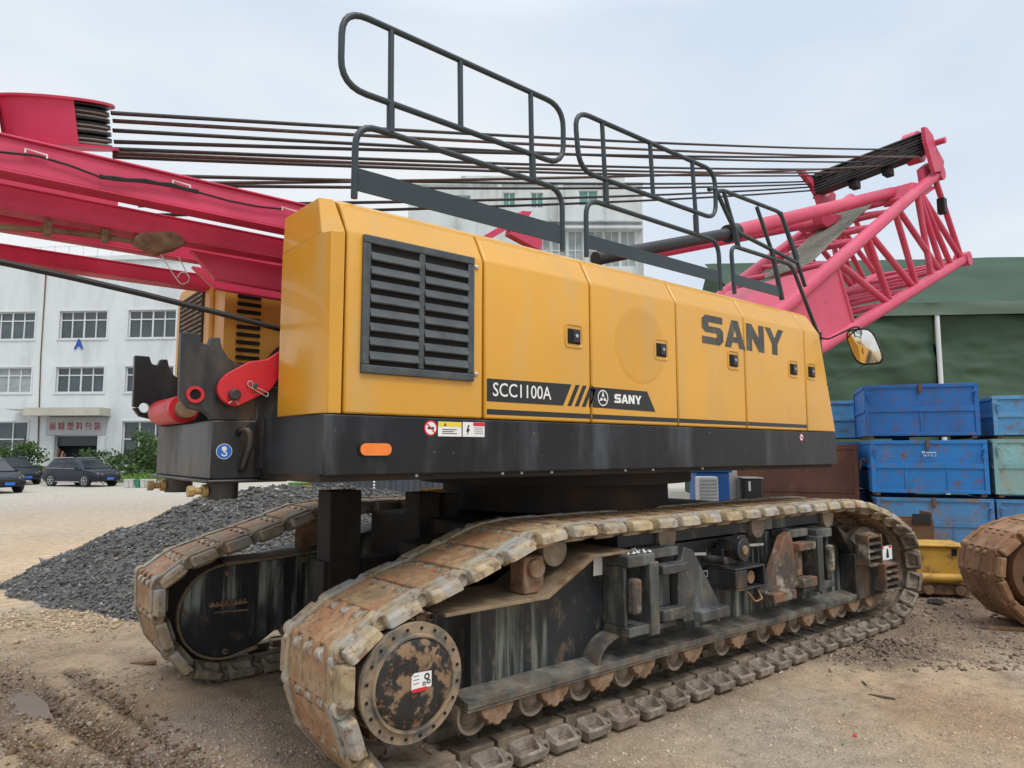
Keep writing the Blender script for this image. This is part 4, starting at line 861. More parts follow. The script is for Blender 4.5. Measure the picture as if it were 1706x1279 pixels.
for i in range(13):
    t = 2*math.pi*i/13; c_ = dc+Vector((.285*math.cos(t), .26, .285*math.sin(t))); mb.box(c_.x-.035, c_.x+.035, c_.y-.06, c_.y+.06, c_.z-.035, c_.z+.035)
mb.cyl(dc+Vector((0, .21, 0)), dc+Vector((0, .32, 0)), .285, n=40); mb.cyl(dc+Vector((0, .52, 0)), dc+Vector((0, .63, 0)), .285, n=40); mb.cyl(dc+Vector((0, .3, 0)), dc+Vector((0, .6, 0)), .25, n=32); mb.build('drive_sprocket', 'rust_mud', nf, bevel=.01)
sy = dc.y-.0145
def sdec(name, poly, m, k=0): return decal(name, poly, m, sy-.0008*k, nf)
sdec('drive_sticker', [(1.84, .585), (1.955, .585), (1.955, .66), (1.855, .665), (1.84, .65)], 'white_decal'); sdec('sticker_foot', [(1.845, .572), (1.93, .572), (1.93, .590), (1.845, .590)], 'red_decal', 1)
for x, z, r in ((1.928, .638, .016), (1.912, .606, .010), (1.938, .612, .011)):
    mb = MB(); mb.lathe((x, sy-.0005, z), (x, sy-.002, z), [(0, r), (1, r), (1, r*.55), (0, r*.55)], 14); mb.build('sticker_gear', 'black_decal', nf)
for i in range(3): sdec('sticker_line', [(1.85, .648-i*.018), (1.882, .648-i*.018), (1.882, .651-i*.018), (1.85, .651-i*.018)], 'black_decal', 1)
# idler end
mb = MB(); ic = (7.42, .55)
mb.lathe((ic[0], 3.30, ic[1]), (ic[0], 3.66, ic[1]), [(0, 0), (0, .40), (.1, .43), (.3, .43), (.35, .36), (.65, .36), (.7, .43), (.9, .43), (1, .40), (1, 0)], 44); mb.build('idler_wheel', 'roller_steel', nf)
mb = MB(); mb.box(6.8, 7.65, 3.14, 3.30, .345, .78); mb.prism([(6.55, 1.06), (6.72, .98), (7.05, .76), (6.85, .74)], 3.18, 3.3, 'y'); mb.box(7.62, 7.82, 3.2, 3.28, .50, .66); mb.box(7.74, 7.82, 3.2, 3.28, .32, .66); mb.box(7.5, 7.85, 3.12, 3.3, .36, .42); mb.build('tensioner_box', 'bracket_black', nf, bevel=.01)
decal('tensioner_sticker', [(7.25, .66), (7.60, .66), (7.60, .80), (7.25, .80)], 'white_decal', 3.137, nf); decal('sticker_mark', [(7.46, .68), (7.53, .68), (7.51, .77), (7.48, .77)], 'black_decal', 3.136, nf)
decal('sticker_mark', [(7.35, .775), (7.41, .775), (7.41, .798), (7.35, .798)], 'red_decal', 3.136, nf); decal('sticker_mark', [(7.53, .775), (7.59, .775), (7.59, .798), (7.53, .798)], 'red_decal', 3.136, nf)
for x0, x1, z0, z1 in ((6.81, 7.11, .68, .96), (7.15, 7.46, .40, .66)):
    mb = MB()
    for x in (x0, x1-.02): mb.box(x, x+.02, 3.02, 3.14, z0, z1)
    for i in range(5): z = z0+(z1-z0-.016)*i/4; mb.hexa([(x0+.02, 3.02, z-.012), (x1-.02, 3.02, z-.012), (x1-.02, 3.14, z+.01), (x0+.02, 3.14, z+.01), (x0+.02, 3.02, z+.002), (x1-.02, 3.02, z+.002), (x1-.02, 3.14, z+.024), (x0+.02, 3.14, z+.024)])
    mb.build('step_ladder', 'rust_bracket', nf)
# road rollers
def roller(par, x, yc, ym):
    mb = MB()
    for s in (-1, 1):
        y = yc+s*.17; mb.lathe((x, y-.045, .300), (x, y+.045, .300), [(0, 0), (0, .05), (.02, .055), (.02, .08), (-.05, .088), (-.05, .104), (.5, .106), (.6, .09), (1, .09), (1, 0)], 30) if s > 0 else mb.lathe((x, y-.045, .300), (x, y+.045, .300), [(-.08, 0), (-.08, .028), (.0, .036), (.15, .055), (.35, .068), (.35, .080), (-.05, .086), (-.05, .103), (.1, .106), (.5, .106), (.6, .09), (1, .09), (1, 0)], 30)
    mb.cyl((x, yc-.15, .300), (x, yc+.15, .300), .085, n=24); o = mb.build('road_roller', 'roller_steel', par)
    # scalloped bearing cap
    mb = MB(); pr_ = [(-.115, .36), (.115, .36), (.115, .325), (.092, .285), (.07, .278), (.06, .250), (.035, .255), (.015, .235), (-.015, .235), (-.035, .255), (-.06, .250), (-.07, .278), (-.092, .285), (-.115, .325)]
    mb.prism([(x+.135+p[0], p[1]) for p in pr_], yc-.275, yc-.215, 'y'); mb.build('roller_bearing', 'rust_mud', par, bevel=.006)
RX = [2.345, 2.785, 3.19, 3.60, 4.14, 4.72, 5.30, 5.80, 6.26, 6.65, 7.0]
for x in RX: roller(nf, x, 3.44, 0)
# box bracket with open socket and tapered plate (left)
def side_bracket(x0, m, mirror=1, rust=None):
    P = lambda x: x0+mirror*x
    def bx_(mb, a, b, y0, y1, z0, z1): mb.box(min(P(a), P(b)), max(P(a), P(b)), y0, y1, z0, z1)
    mb = MB(); bx_(mb, 0, .27, 3.06, 3.30, 1.00, 1.075); bx_(mb, 0, .27, 3.06, 3.30, .56, .62); bx_(mb, .20, .29, 3.045, 3.30, .545, 1.02); bx_(mb, 0, .03, 3.10, 3.30, .62, 1.0); bx_(mb, .29, .62, 3.13, 3.30, 1.02, 1.085); bx_(mb, .29, .50, 3.08, 3.26, .56, .60)
    o = mb.build('support_bracket', m, nf, bevel=.008)
    mb = MB(); mb.prism([(P(.33), .62), (P(.58), .62), (P(.62), .56), (P(.72), .56), (P(1.05), .56), (P(1.06), .63), (P(1.03), .66), (P(.74), 1.05), (P(.64), 1.08), (P(.60), .98), (P(.33), .98), (P(.33), .92), (P(.56), .92), (P(.56), .68), (P(.33), .68)], 3.10, 3.17, 'y'); mb.build('tapered_plate', rust or m, nf, bevel=.006)
    mb = MB(); bx_(mb, .72, 1.06, 3.02, 3.17, .555, .63); bx_(mb, .33, .57, 3.04, 3.12, .61, .69); bx_(mb, .33, .60, 3.04, 3.12, .92, .985); bx_(mb, .35, .55, 3.16, 3.19, .68, .92); mb.build('plate_foot', rust or m, nf, bevel=.01)
    mb = MB(); bx_(mb, .02, .10, 3.03, 3.1, .70, .93); mb.build('bracket_block', 'rust_bracket', nf, bevel=.02)
side_bracket(3.47, 'bracket_grey'); side_bracket(6.20, 'bracket_grey', -1, 'rust_bracket')
mb = MB(); mb.cyl((4.80, 3.06, 1.0), (4.80, 3.14, 1.0), .085, n=24); mb.cyl((4.80, 3.10, 1.0), (4.80, 3.28, 1.0), .06, n=20); mb.cyl((4.93, 3.16, 1.01), (4.93, 3.22, 1.01), .09, n=24); mb.cyl((4.62, 3.1, .93), (4.62, 3.3, .93), .03, n=12); mb.box(4.72, 4.9, 3.2, 3.3, .85, 1.0); mb.build('hose_roller', 'bracket_black', nf, bevel=.006)
mb = MB(); mb.cyl((4.80, 3.045, 1.0), (4.80, 3.07, 1.0), .035, n=14); mb.build('roller_cap', 'rust_mud', nf, bevel=.005)
mb = MB(); w = .018; X0, X1, Z0, Z1 = 4.62, 5.02, .71, .88; mb.box(X0, X1, 3.02, 3.3, Z1-w, Z1); mb.box(X0, X1, 3.02, 3.3, Z0, Z0+w); mb.box(X0, X0+.15, 3.02, 3.3, Z0+w, Z1-w); mb.box(X1-w, X1, 3.02, 3.3, Z0+w, Z1-w); mb.build('tool_box', 'bracket_black', nf, bevel=.008)
mb = MB(); mb.cyl((4.88, 3.06, .79), (4.88, 3.2, .79), .05, n=16); mb.tube(rounded([(4.80, 3.05, .70), (4.83, 3.0, .62), (4.93, 3.0, .63), (4.94, 3.05, .70)], .02, 4), .007, 8); mb.build('box_handle', 'rust_mud', nf)
decal('paper_label', [(3.385, .93), (3.49, .93), (3.49, 1.05), (3.39, 1.05)], 'white_decal', FN-.006, nf)
for A_, B_ in (((4.30, 3.20, 1.0), (4.50, 3.20, .985)), ((5.07, 3.20, 1.0), (5.30, 3.20, .99))):
    mb = MB(); mb.beam(A_, B_, .01, .02); mb.build('spare_bar', 'bare_metal', nf)
mb = MB(); mb.box(5.03, 5.16, 3.17, 3.18, .72, .83); mb.build('steel_tab', 'bare_metal', nf)
mb = MB(); mb.tube([(4.42, 3.19, .86), (4.50, 3.19, .86), (4.50, 3.19, .82), (4.44, 3.19, .82)], .005, 6); mb.build('wire_hook', 'bare_metal', nf)
# arched foot web left of bracket
mb = MB(); pts = [(3.30+.26*(1-math.cos(R(a))), .405+.15*math.sin(R(a))) for a in range(0, 91, 15)]; mb.prism(pts+[(3.80, .555), (3.80, .575), (3.55, .575)]+[(3.28+.27*(1-math.cos(R(a))), .405+.168*math.sin(R(a))) for a in range(90, -1, -15)], 3.16, 3.30, 'y'); mb.build('web_arch', 'frame_edge', nf)
# little heap of grit on the bracket
rg_ = np.random.default_rng(5); n_ = 60; P_ = np.column_stack([rg_.uniform(3.5, 3.75, n_), rg_.uniform(3.08, 3.25, n_), np.full(n_, 1.082)]); V_, F_, C_ = stones(P_, rg_.uniform(.006, .018, n_), np.ones((n_, 3))*.55, rg_)
mb = MB(); mb.add(V_.tolist(), F_.tolist()); mb.build('grit', 'white_decal', nf, smooth=False)
add_shoes(nf, YCN, lambda i, j: True)
# mud clods stuck on the shoes' inner face
# --- far track
FF = 5.78
mb = MB(); mb.prism([(2.2, .345), (2.2, .86), (3.2, 1.06), (6.55, 1.06), (7.2, .75), (7.75, .7), (7.75, .345)], FF+.03, FF+.50, 'y'); ff = mb.build('track_frame', 'frame_black', crane, bevel=.006)
cp_ = [(1.80+.35*math.cos(R(a)), .50+.35*math.sin(R(a))) for a in range(95, 276, 10)]
plate = cp_+[(2.05, .20), (2.28, .345), (2.7, .36), (2.7, .90), (2.2, .862)]
mb = MB(); mb.prism(plate, FF, FF+.035, 'y'); mb.build('guard_plate', 'frame_black', ff, bevel=.006)
cp2 = [(1.80+.372*math.cos(R(a)), .50+.372*math.sin(R(a))) for a in range(95, 276, 10)]
mb = MB(); out_ = cp2+[(2.05, .165)]; in_ = [(1.80+.352*math.cos(R(a)), .50+.352*math.sin(R(a))) for a in range(95, 276, 10)]+[(2.05, .20)]
mb.prism(out_+in_[::-1], FF-.012, FF+.04, 'y'); mb.prism([(1.77, .852), (2.2, .868), (2.75, .91), (2.75, .93), (2.2, .888), (1.77, .885)], FF-.03, FF+.3, 'y'); mb.build('guard_rim', 'dusty_top', ff, bevel=.004)
for x, z in ((1.80, .79), (1.49, .52), (1.80, .19), (2.42, .84)):
    mb = MB(); mb.lathe((x, FF, z), (x, FF-.02, z), [(0, .024), (1, .020), (1, .009), (.3, .009)], 14); mb.build('plate_bolt', 'rust_mud', ff)
mb = MB(); mb.beam((1.70, FF-.02, .505), (1.96, FF-.02, .49), .02, .012); mb.beam((1.66, FF-.02, .56), (1.95, FF-.02, .555), .05, .02)
for k_ in range(8): mb.box(1.67+k_*.035, 1.685+k_*.035, FF-.05, FF-.02, .56, .585)
mb.build('plate_step', 'rust_mud', ff)
mb = MB(); mb.lathe((1.70, FF+.05, .5), (1.70, FF+.45, .5), [(0, 0), (0, .375), (.08, .40), (.3, .40), (.35, .35), (.65, .35), (.7, .40), (1, .39), (1, 0)], 44); mb.build('idler_wheel', 'dark_steel', ff)
mb = MB(); mb.box(2.45, 2.62, FF+.1, FF+.3, .88, 1.2); mb.build('carrier_bracket', 'rust_mud', ff, bevel=.02)
for x in RX[:3]: roller(ff, x, 6.02, 0)
JF = [Vector((j.x-.24, j.y)) for j in JOINTS]
add_shoes(ff, YCF, lambda i, j: j.x < 4.3 and (j.y > .25 or j.x < 3.2), JF)
# ================================================================== BACKGROUND MATERIALS
mat('wall_white', (.62, .66, .68), .8, var=.07, vscale=.35, dirt=(.42, .44, .43), damt=.18, dscale=.8, stretch=.25, dedge=.25)
mat('wall_old', (.56, .60, .60), .85, var=.10, vscale=.3, dirt=(.22, .23, .22), damt=.22, dscale=.5, stretch=.2, dedge=.2)
mat('pane', (.04, .055, .06), .1, var=.35, vscale=.8, spec=.8, rnd=True, huevar=.5)
mat('pane_green', (.10, .25, .22), .2, var=.2, vscale=.8)
mat('curtain', (.30, .33, .34), .8, var=.2, vscale=2)
mat('frame_white', (.62, .64, .65), .5, var=.05)
mat('interior', (.03, .032, .034), .9, var=.2)
mat('shutter', (.05, .055, .06), .6, var=.2, vscale=2)
mat('canopy', (.45, .44, .38), .7, var=.12, vscale=1)
mat('sign_board', (.40, .40, .42), .6, var=.06)
mat('sign_red', (.30, .03, .04), .5, var=.05)
mat('letter_blue', (.01, .06, .38), .5, var=.05)
mat('tarp', (.055, .100, .062), .6, spec=.25, var=.2, vscale=.35, dirt=(.055, .092, .062), damt=.3, dscale=.9, dedge=.25)
mat('tarp_dark', (.048, .080, .056), .85, spec=.15, var=.18, vscale=.4)
mat('fascia', (.075, .115, .082), .5, var=.15, vscale=.5)
for nm, c, d, a in (('crate_blue_deep', (.010, .13, .43), (.05, .07, .12), .16), ('crate_blue_bright', (.010, .18, .52), (.16, .15, .14), .16), ('crate_blue_faded', (.055, .21, .44), (.20, .15, .09), .24), ('crate_blue_pale', (.07, .27, .52), (.24, .28, .28), .25), ('crate_teal', (.19, .38, .40), (.30, .24, .13), .28)):
    mat(nm, c, .5, var=.14, vscale=1.5, dirt=d, damt=a, dscale=2.4, stretch=.35, dedge=.14, dirt2=(.16, .06, .02), damt2=.16, dscale2=7, rnd=True, huevar=.12)
mat('rust_sheet', (.10, .042, .032), .75, var=.3, vscale=1.5, dirt=(.17, .07, .04), damt=.3, dscale=3, stretch=.4)
mat('rust_edge', (.14, .07, .035), .8, var=.3, vscale=4)
mat('car_black', (.010, .013, .020), .3, var=0, spec=.4)
mat('car_navy', (.010, .014, .026), .3, var=0, spec=.4)
mat('car_glass', (.02, .025, .03), .12, var=0, spec=.5)
mat('tyre', (.02, .02, .02), .8, var=.1)
mat('alloy', (.55, .56, .58), .3, metal=.7, var=0)
mat('headlight', (.6, .63, .66), .12, var=0, coat=1.)
mat('plate_blue', (.02, .16, .65), .4, var=0)
mat('leaf', (.050, .105, .022), .6, var=.45, vscale=1.6, rnd=True)
mat('leaf_light', (.12, .22, .035), .6, var=.35, vscale=3, rnd=True)
mat('bark', (.11, .08, .055), .9, var=.3, vscale=8)
mat('pot_white', (.55, .56, .54), .6, var=.15, vscale=4)
mat('pot_green', (.03, .22, .13), .5, var=.1)
mat('container_grey', (.045, .058, .072), .55, var=.15, vscale=1.5)
mat('green_box', (.10, .24, .06), .6, var=.15); mat('yellow_worn', (.52, .30, .045), .6, var=.2, vscale=3, dirt=(.22, .11, .04), damt=.30, dscale=6)
mat('wood', (.26, .15, .08), .8, var=.3, vscale=6)
mat('blue_plastic', (.01, .12, .42), .45, var=.1); mat('paper_white', (.62, .64, .62), .7, var=.06, vscale=6)

# ---------------------------------------------------------- facade helper
def wall_cells(mb, u0, u1, z0, z1, y, opens, rev=.18):
    us = sorted({u0, u1}|{o[0] for o in opens}|{o[1] for o in opens}); zs = sorted({z0, z1}|{o[2] for o in opens}|{o[3] for o in opens})
    for a, b in zip(us, us[1:]):
        for c_, d in zip(zs, zs[1:]):
            if any(o[0]-1e-6 <= a and b <= o[1]+1e-6 and o[2]-1e-6 <= c_ and d <= o[3]+1e-6 for o in opens): continue
            mb.quad((a, y, c_), (b, y, c_), (b, y, d), (a, y, d))
    for a, b, c_, d in opens:
        mb.quad((a, y, c_), (a, y+rev, c_), (b, y+rev, c_), (b, y, c_)); mb.quad((a, y, d), (b, y, d), (b, y+rev, d), (a, y+rev, d))
        mb.quad((a, y, c_), (a, y, d), (a, y+rev, d), (a, y+rev, c_)); mb.quad((b, y, c_), (b, y+rev, c_), (b, y+rev, d), (b, y, d))
def window(par, a, b, c_, d, cols=4, tr=.68, frame='frame_white', pane='pane', y=0, casing=True):
    mb = MB(); w = .07; yy = y+.10
    for i in range(cols+1):
        u = a+(b-a)*i/cols; ww = w*(1.4 if cols > 2 and i == cols//2 else 1); u = min(max(u, a+ww/2), b-ww/2); mb.box(u-ww/2, u+ww/2, yy, yy+.06, c_, d)
    for z in (c_+w/2, d-w/2, c_+(d-c_)*tr):
        mb.box(a, b, yy+.003, yy+.057, z-w/2, z+w/2)
    if casing:
        for (p, q, r_, s_) in ((a-.10, b+.10, d, d+.10), (a-.14, b+.14, c_-.10, c_)): mb.box(p, q, y-.06, y+.05, r_, s_)
        for (p, q) in ((a-.10, a), (b, b+.10)): mb.box(p, q, y-.05, y+.04, c_, d)
    f = mb.build('window', frame, par, smooth=False); mb = MB(); mb.box(a, b, yy+.065, yy+.075, c_, d); mb.build('pane', pane, f, smooth=False); return f
# ---------------------------------------------------------- left factory building
lb = empty('factory_building', (2.796, 55.788, -.06), R(-43.2), True)
tag(lb, 'white three storey factory building with a blue letter A and a signed shop entrance', 'building')
WU = [(-10.9, -7.7), (-6.25, -2.95), (-1.62, 1.67), (3.37, 6.63), (8.08, 11.30)]
ops = [(a, b, 9.2, 11.03) for a, b in WU]+[(a, b, 5.66, 7.33) for a, b in WU]+[(a, b, .95, 3.78) for a, b in WU if not 3 < a < 4]+[(3.70, 6.55, 0, 2.83)]
mb = MB(); wall_cells(mb, -14, 13.4, 0, 14.4, 0, ops); mb.quad((13.4, 0, 0), (13.4, 18, 0), (13.4, 18, 14.4), (13.4, 0, 14.4)); mb.quad((-14, 0, 0), (-14, 0, 14.4), (-14, 18, 14.4), (-14, 18, 0)); mb.quad((-14, 18, 0), (-14, 18, 14.4), (13.4, 18, 14.4), (13.4, 18, 0)); mb.build('wall', 'wall_white', lb, smooth=False)
mb = MB(); mb.box(-14.15, 13.55, -.15, 18.15, 14.4, 14.7); mb.build('roof', 'wall_white', lb, smooth=False)
mb = MB(); mb.box(-13.8, 13.2, .9, 1.0, .02, 14.2); mb.build('interior', 'interior', lb, smooth=False)
for a, b in WU:
    window(lb, a, b, 9.2, 11.03); window(lb, a, b, 5.66, 7.33, pane='curtain' if a == -1.62 else 'pane')
    if not 3 < a < 4: window(lb, a, b, .95, 3.78, 3, .60)
mb = MB(); mb.box(2.15, 7.25, -1.1, -.002, 4.12, 4.32); mb.box(2.2, 7.2, -1.05, -.004, 4.32, 4.62); mb.box(.9, 3.0, -1.0, -.1, 4.50, 4.56); mb.build('canopy', 'canopy', lb, smooth=False)
mb = MB(); mb.box(3.05, 7.0, -.22, -.004, 2.90, 4.05); sb = mb.build('sign_board', 'sign_board', lb, smooth=False)
text_mesh('sign_characters', '丽 精 塑 料 包 装', .55, 'sign_red', sb, (3.30, -.235, 3.22), width=3.45, height=.52, bold=.002, depth=.006)
mb = MB(); mb.box(3.70, 6.55, .04, .12, 2.30, 2.83); mb.box(3.7, 6.55, .02, .16, 2.22, 2.30); mb.build('roller_shutter', 'shutter', lb, smooth=False)
for a, b in ((2.95, 3.68), (6.57, 7.05)):
    mb = MB(); mb.box(a, b, -.20, -.003, 0, 2.88); mb.build('door_pillar', 'wall_old', lb, smooth=False)
text_mesh('wall_letter', 'A', .9, 'letter_blue', lb, (4.50, -.05, 8.50), width=.62, height=.68, bold=.02, depth=.02)
mb = MB(); mb.tube([(2.22, -.05, 14.2), (2.25, -.05, 8.0), (2.5, -.05, 1.5), (2.5, -.05, .2)], .035, 6); mb.build('wall_conduit', 'rust_edge', lb)
for a, b in ((-14, -2.5), (1.9, 2.9), (7.1, 13.3)):
    mb = MB(); mb.box(a, b, -.06, -.002, 0, .55); mb.build('plinth', 'canopy', lb, smooth=False)
mb = MB()
for i in range(28): mb.box(-13.5+i, -13.46+i, .2, .24, 14.7, 15.5)
mb.box(-13.5, 13.4, .2, .24, 15.46, 15.5); mb.build('roof_railing', 'frame_white', lb, smooth=False)
# red planks leaning in the doorway
for k_, (u, c) in enumerate(((3.85, 'rust_sheet'), (4.02, 'wood'), (4.14, 'rust_sheet'))):
    b_ = lb.matrix_basis @ Vector((u, -.35, 0)); o = MB().box(-.07, .07, -.02, .02, 0, 2.05-.15*k_).build('leaning_board', c, None, smooth=False); o.location = (b_.x, b_.y, -.05); o.rotation_euler = (R(-8), R(3+3*k_), R(-43)); tag(o, ('dark red board leaning at the left of the factory door', 'pale wooden board leaning between the red boards at the factory door', 'reddish board leaning nearest the factory door opening')[k_], 'board', 'boards leaning by the factory door')
# ---------------------------------------------------------- apartment block behind the crane
m2 = empty('apartment_block', (33.036, 50.482, -.06), R(-39.2), True); tag(m2, 'tall weathered white apartment block seen behind the crane handrails', 'building')
o2 = [(1.1, 2.6, 23.6, 24.75), (5.5, 6.6, 23.6, 25.0), (8.0, 9.1, 23.6, 25.0), (12.3, 14.0, 23.8, 25.2)]
o3 = [(13.1+i*1.45, 13.1+i*1.45+1.3, 18.2, 21.5) for i in range(3)]+[(8.4+i*1.45, 8.4+i*1.45+1.3, 18.2, 21.5) for i in range(3)]
mb = MB(); wall_cells(mb, -3, 18.0, 0, 25.9, 0, o2+o3); mb.quad((18, 0, 0), (18, 12, 0), (18, 12, 25.9), (18, 0, 25.9)); mb.quad((-3, 0, 0), (-3, 0, 25.9), (-3, 12, 25.9), (-3, 12, 0)); mb.quad((-3, 12, 0), (-3, 12, 25.9), (18, 12, 25.9), (18, 12, 0)); mb.build('wall', 'wall_old', m2, smooth=False)
mb = MB(); mb.box(1.7, 16.5, .3, 11.6, 25.9, 26.7); mb.box(-3, 18.1, -.12, 12.1, 25.72, 25.95); mb.box(5.0, 5.4, -.12, -.003, 22, 25.7); mb.box(10.4, 10.9, -.12, -.003, 22, 25.7); mb.build('parapet', 'wall_old', m2, smooth=False)
mb = MB(); mb.box(-2.8, 17.8, .9, 1., 0, 25.6); mb.build('interior', 'interior', m2, smooth=False)
for (a, b, c_, d) in o2: window(m2, a, b, c_, d, 2, .99, 'frame_white', 'pane_green', 0, False)
for (a, b, c_, d) in o3: window(m2, a, b, c_, d, 2, .45, 'frame_white', 'curtain', 0, False)
mb = MB(); mb.box(7.8, 17.9, -.7, -.004, 21.5, 21.75); mb.box(7.8, 17.9, -.6, -.005, 22.15, 22.3); mb.build('awning_slab', 'wall_old', m2, smooth=False)
# ---------------------------------------------------------- green tarpaulin shed
sh = empty('tarpaulin_shed', (19.236, 10.12, -.06), R(-44.2), True); tag(sh, 'large dark green tarpaulin shed with a sloping roof and fascia band', 'shed')
def cloth(mb, u0, u1, z0, z1, y0, y1, nu, nz, amp, sd):
    us, zs = np.linspace(u0, u1, nu), np.linspace(z0, z1, nz); U, Z = np.meshgrid(us, zs)
    T = (Z-z0)/(z1-z0); Yb = y0+(y1-y0)*T; fold = fbm(U*.55+Z*.35, Z*.5, 4, sd)*2*amp+amp*.5*np.sin((U*1.1+Z*1.7)+3*fbm(U*.4, Z*.4, 2, sd+5))*np.sin(T*3.1); Yb = Yb+fold+amp*.35*fbm(U*.8, Z*4., 3, sd+9)*2
    vs = np.stack([U, Yb, Z], 2).reshape(-1, 3); n_, m_ = U.shape; fs = [(r_*m_+c_, r_*m_+c_+1, (r_+1)*m_+c_+1, (r_+1)*m_+c_) for r_ in range(n_-1) for c_ in range(m_-1)]
    mb.add(vs.tolist(), fs)
for k_, (a, b) in enumerate(((-1.4, 3.72), (3.84, 9.0), (9.1, 15.0))):
    mb = MB(); cloth(mb, a, b, 0, 5.78, .16, .16, 80, 80, .22, 200+k_*7); mb.build('tarpaulin_wall', 'tarp', sh, ang=180)
mb = MB(); cloth(mb, -1.6, 15.2, 6.08, 9.05, .0, 6.0, 120, 40, .12, 300); mb.build('tarpaulin_roof', 'tarp_dark', sh, ang=180)
mb = MB(); cloth(mb, -1.6, 15.2, 5.74, 6.12, -.10, -.06, 120, 6, .035, 333); mb.build('fascia_band', 'fascia', sh, ang=180)
mb = MB(); mb.box(-1.6, 15.2, .4, 12, 0, 5.7); mb.prism([(.0, 5.9), (6, 8.8), (12, 5.9)], -1.5, 15.1, 'x'); mb.build('shed_body', 'tarp_dark', sh, smooth=False)
mb = MB(); mb.cyl((3.78, -.02, 0), (3.78, -.02, 5.78), .065, n=16); mb.build('support_post', 'frame_white', sh)
# ---------------------------------------------------------- crates
CF = R(-59.1); CO = Vector((12.932, 5.583, 0)); CM = Matrix.Translation(CO) @ Matrix.Rotation(CF, 4, 'Z')
def crate(x0, z0, w, h, m, label, dx=0, depth=1.5, y0=0., rot=0., feat=0):
    b_ = CM @ Vector((x0, y0, z0)); c = empty('steel_crate', b_, CF+R(rot), True); tag(c, label, 'crate', 'steel crates stacked beside the shed')
    ft = .05; mb = MB(); t = .035
    mb.box(0, w, 0, t, ft, h); mb.box(0, w, depth-t, depth, ft, h); mb.box(0, t, t, depth-t, ft, h); mb.box(w-t, w, t, depth-t, ft, h); mb.box(t, w-t, t, depth-t, ft, ft+.04)
    mb.build('crate_panel', m, c, bevel=.004)
    mb = MB(); r_ = .05
    mb.box(-.01, w+.01, -.022, -.002, h-.05, h+.012); mb.box(-.01, .06, -.020, -.003, ft, h-.052); mb.box(w-.06, w+.01, -.020, -.003, ft, h-.052); mb.box(.06, w-.06, -.018, -.004, ft, ft+.06); mb.box(.06, w-.06, -.020, -.003, h*.50, h*.50+.085)
    for u in (.30, .66) if feat else (.5,): mb.box(w*u-.015, w*u+.015, -.012, -.004, ft+.06, h*.5)
    mb.box(-.022, -.002, .03, depth, h-.05, h+.01); mb.box(-.02, -.003, 0.03, depth, h*.5, h*.5+.06); mb.box(-.021, -.002, depth-.06, depth, ft, h-.052)
    mb.build('crate_rim', m, c, bevel=.004)
    mb = MB()
    for u in (.04, w-.12): mb.box(u, u+.08, 0, depth, 0, ft)
    mb.build('crate_foot', 'rust_edge', c, smooth=False)
    for u, s in ((.04, 1), (w-.04, -1)):
        mb = MB(); mb.tube(rounded([(u+.03*s, -.02, h-.30), (u+.0*s, -.05, h-.16), (u+.01*s, -.06, h-.12), (u+.06*s, -.05, h-.16)], .03, 4), .014, 8); mb.build('lifting_hook', m, c)
    mb = MB(); mb.box(w*.5-.025, w*.5+.025, -.05, -.020, h-.12, h+.02); mb.box(w*.5-.018, w*.5+.018, -.045, -.018, h-.16, h-.12); mb.build('lid_latch', 'rust_edge', c, bevel=.004)
    return c
crate(-.08, 1.99, 1.76, .95, 'crate_blue_deep', 'deep blue steel crate, topmost of the nearer stack below the green shed', rot=.0)
c2 = crate(-.02, .985, 1.78, .96, 'crate_blue_bright', 'bright blue steel crate with small white marking, middle of the nearer stack', feat=1)
text_mesh('crate_marking', '回 ▬▬▬', .07, 'white_decal', c2, (.80, -.024, .745), width=.22, height=.035, bold=.002, depth=.001); text_mesh('crate_marking', '机 丁 士 二', .06, 'white_decal', c2, (.82, -.024, .690), width=.20, height=.034, bold=.002, depth=.001)
crate(.04, -.02, 1.76, .96, 'crate_blue_faded', 'faded rust-stained blue crate, lowest of the nearer stack behind the yellow steel part', feat=1)
crate(1.93, 1.99, 1.8, .72, 'crate_blue_pale', 'low pale blue crate with open slots, top of the stack at the right edge', y0=.15, feat=1)
crate(1.86, .985, 1.8, .97, 'crate_teal', 'worn pale teal crate in the middle of the stack at the right edge', y0=.02, feat=1)
crate(1.86, -.02, 1.8, .96, 'crate_blue_faded', 'weathered blue crate at the bottom of the stack at the right edge', y0=.02)
crate(-.75, 1.99, 1.7, .80, 'crate_blue_pale', 'light blue crate mostly hidden behind the deep blue top crate', y0=1.75)
crate(-.75, .985, 1.7, .96, 'crate_blue_faded', 'blue crate in deep shade behind the middle of the nearer stack', y0=1.75)
crate(-.75, -.02, 1.7, .96, 'crate_blue_deep', 'dark blue crate at ground level hidden behind the nearer stack', y0=1.75)
b_ = CM @ Vector((-3.0, .35, 0)); rb = empty('rusty_bin', b_, CF, True); tag(rb, 'tall rust brown steel bin between the crane track and the blue crates', 'bin')
mb = MB(); mb.box(0, 2.78, 0, 1.4, .04, 1.86); mb.build('bin_body', 'rust_sheet', rb, bevel=.01)
mb = MB(); mb.box(-.02, 2.80, -.025, -.003, 1.80, 1.89); mb.box(2.72, 2.80, -.022, -.004, .04, 1.798); mb.box(-.02, 2.72, -.02, -.005, 1.0, 1.03); mb.box(1.3, 1.34, -.018, -.005, .05, .998); mb.build('bin_rim', 'rust_sheet', rb, bevel=.004)
text_mesh('bin_number', '5.4', .09, 'curtain', rb, (.72, -.026, 1.60), width=.26, height=.08, depth=.001)
mb = MB(); mb.tube(rounded([(2.83, -.02, 1.45), (2.86, -.03, 1.62), (2.94, -.03, 1.62), (2.98, -.03, 1.56)], .04, 4), .016, 8); mb.build('lifting_hook', 'rust_edge', rb)
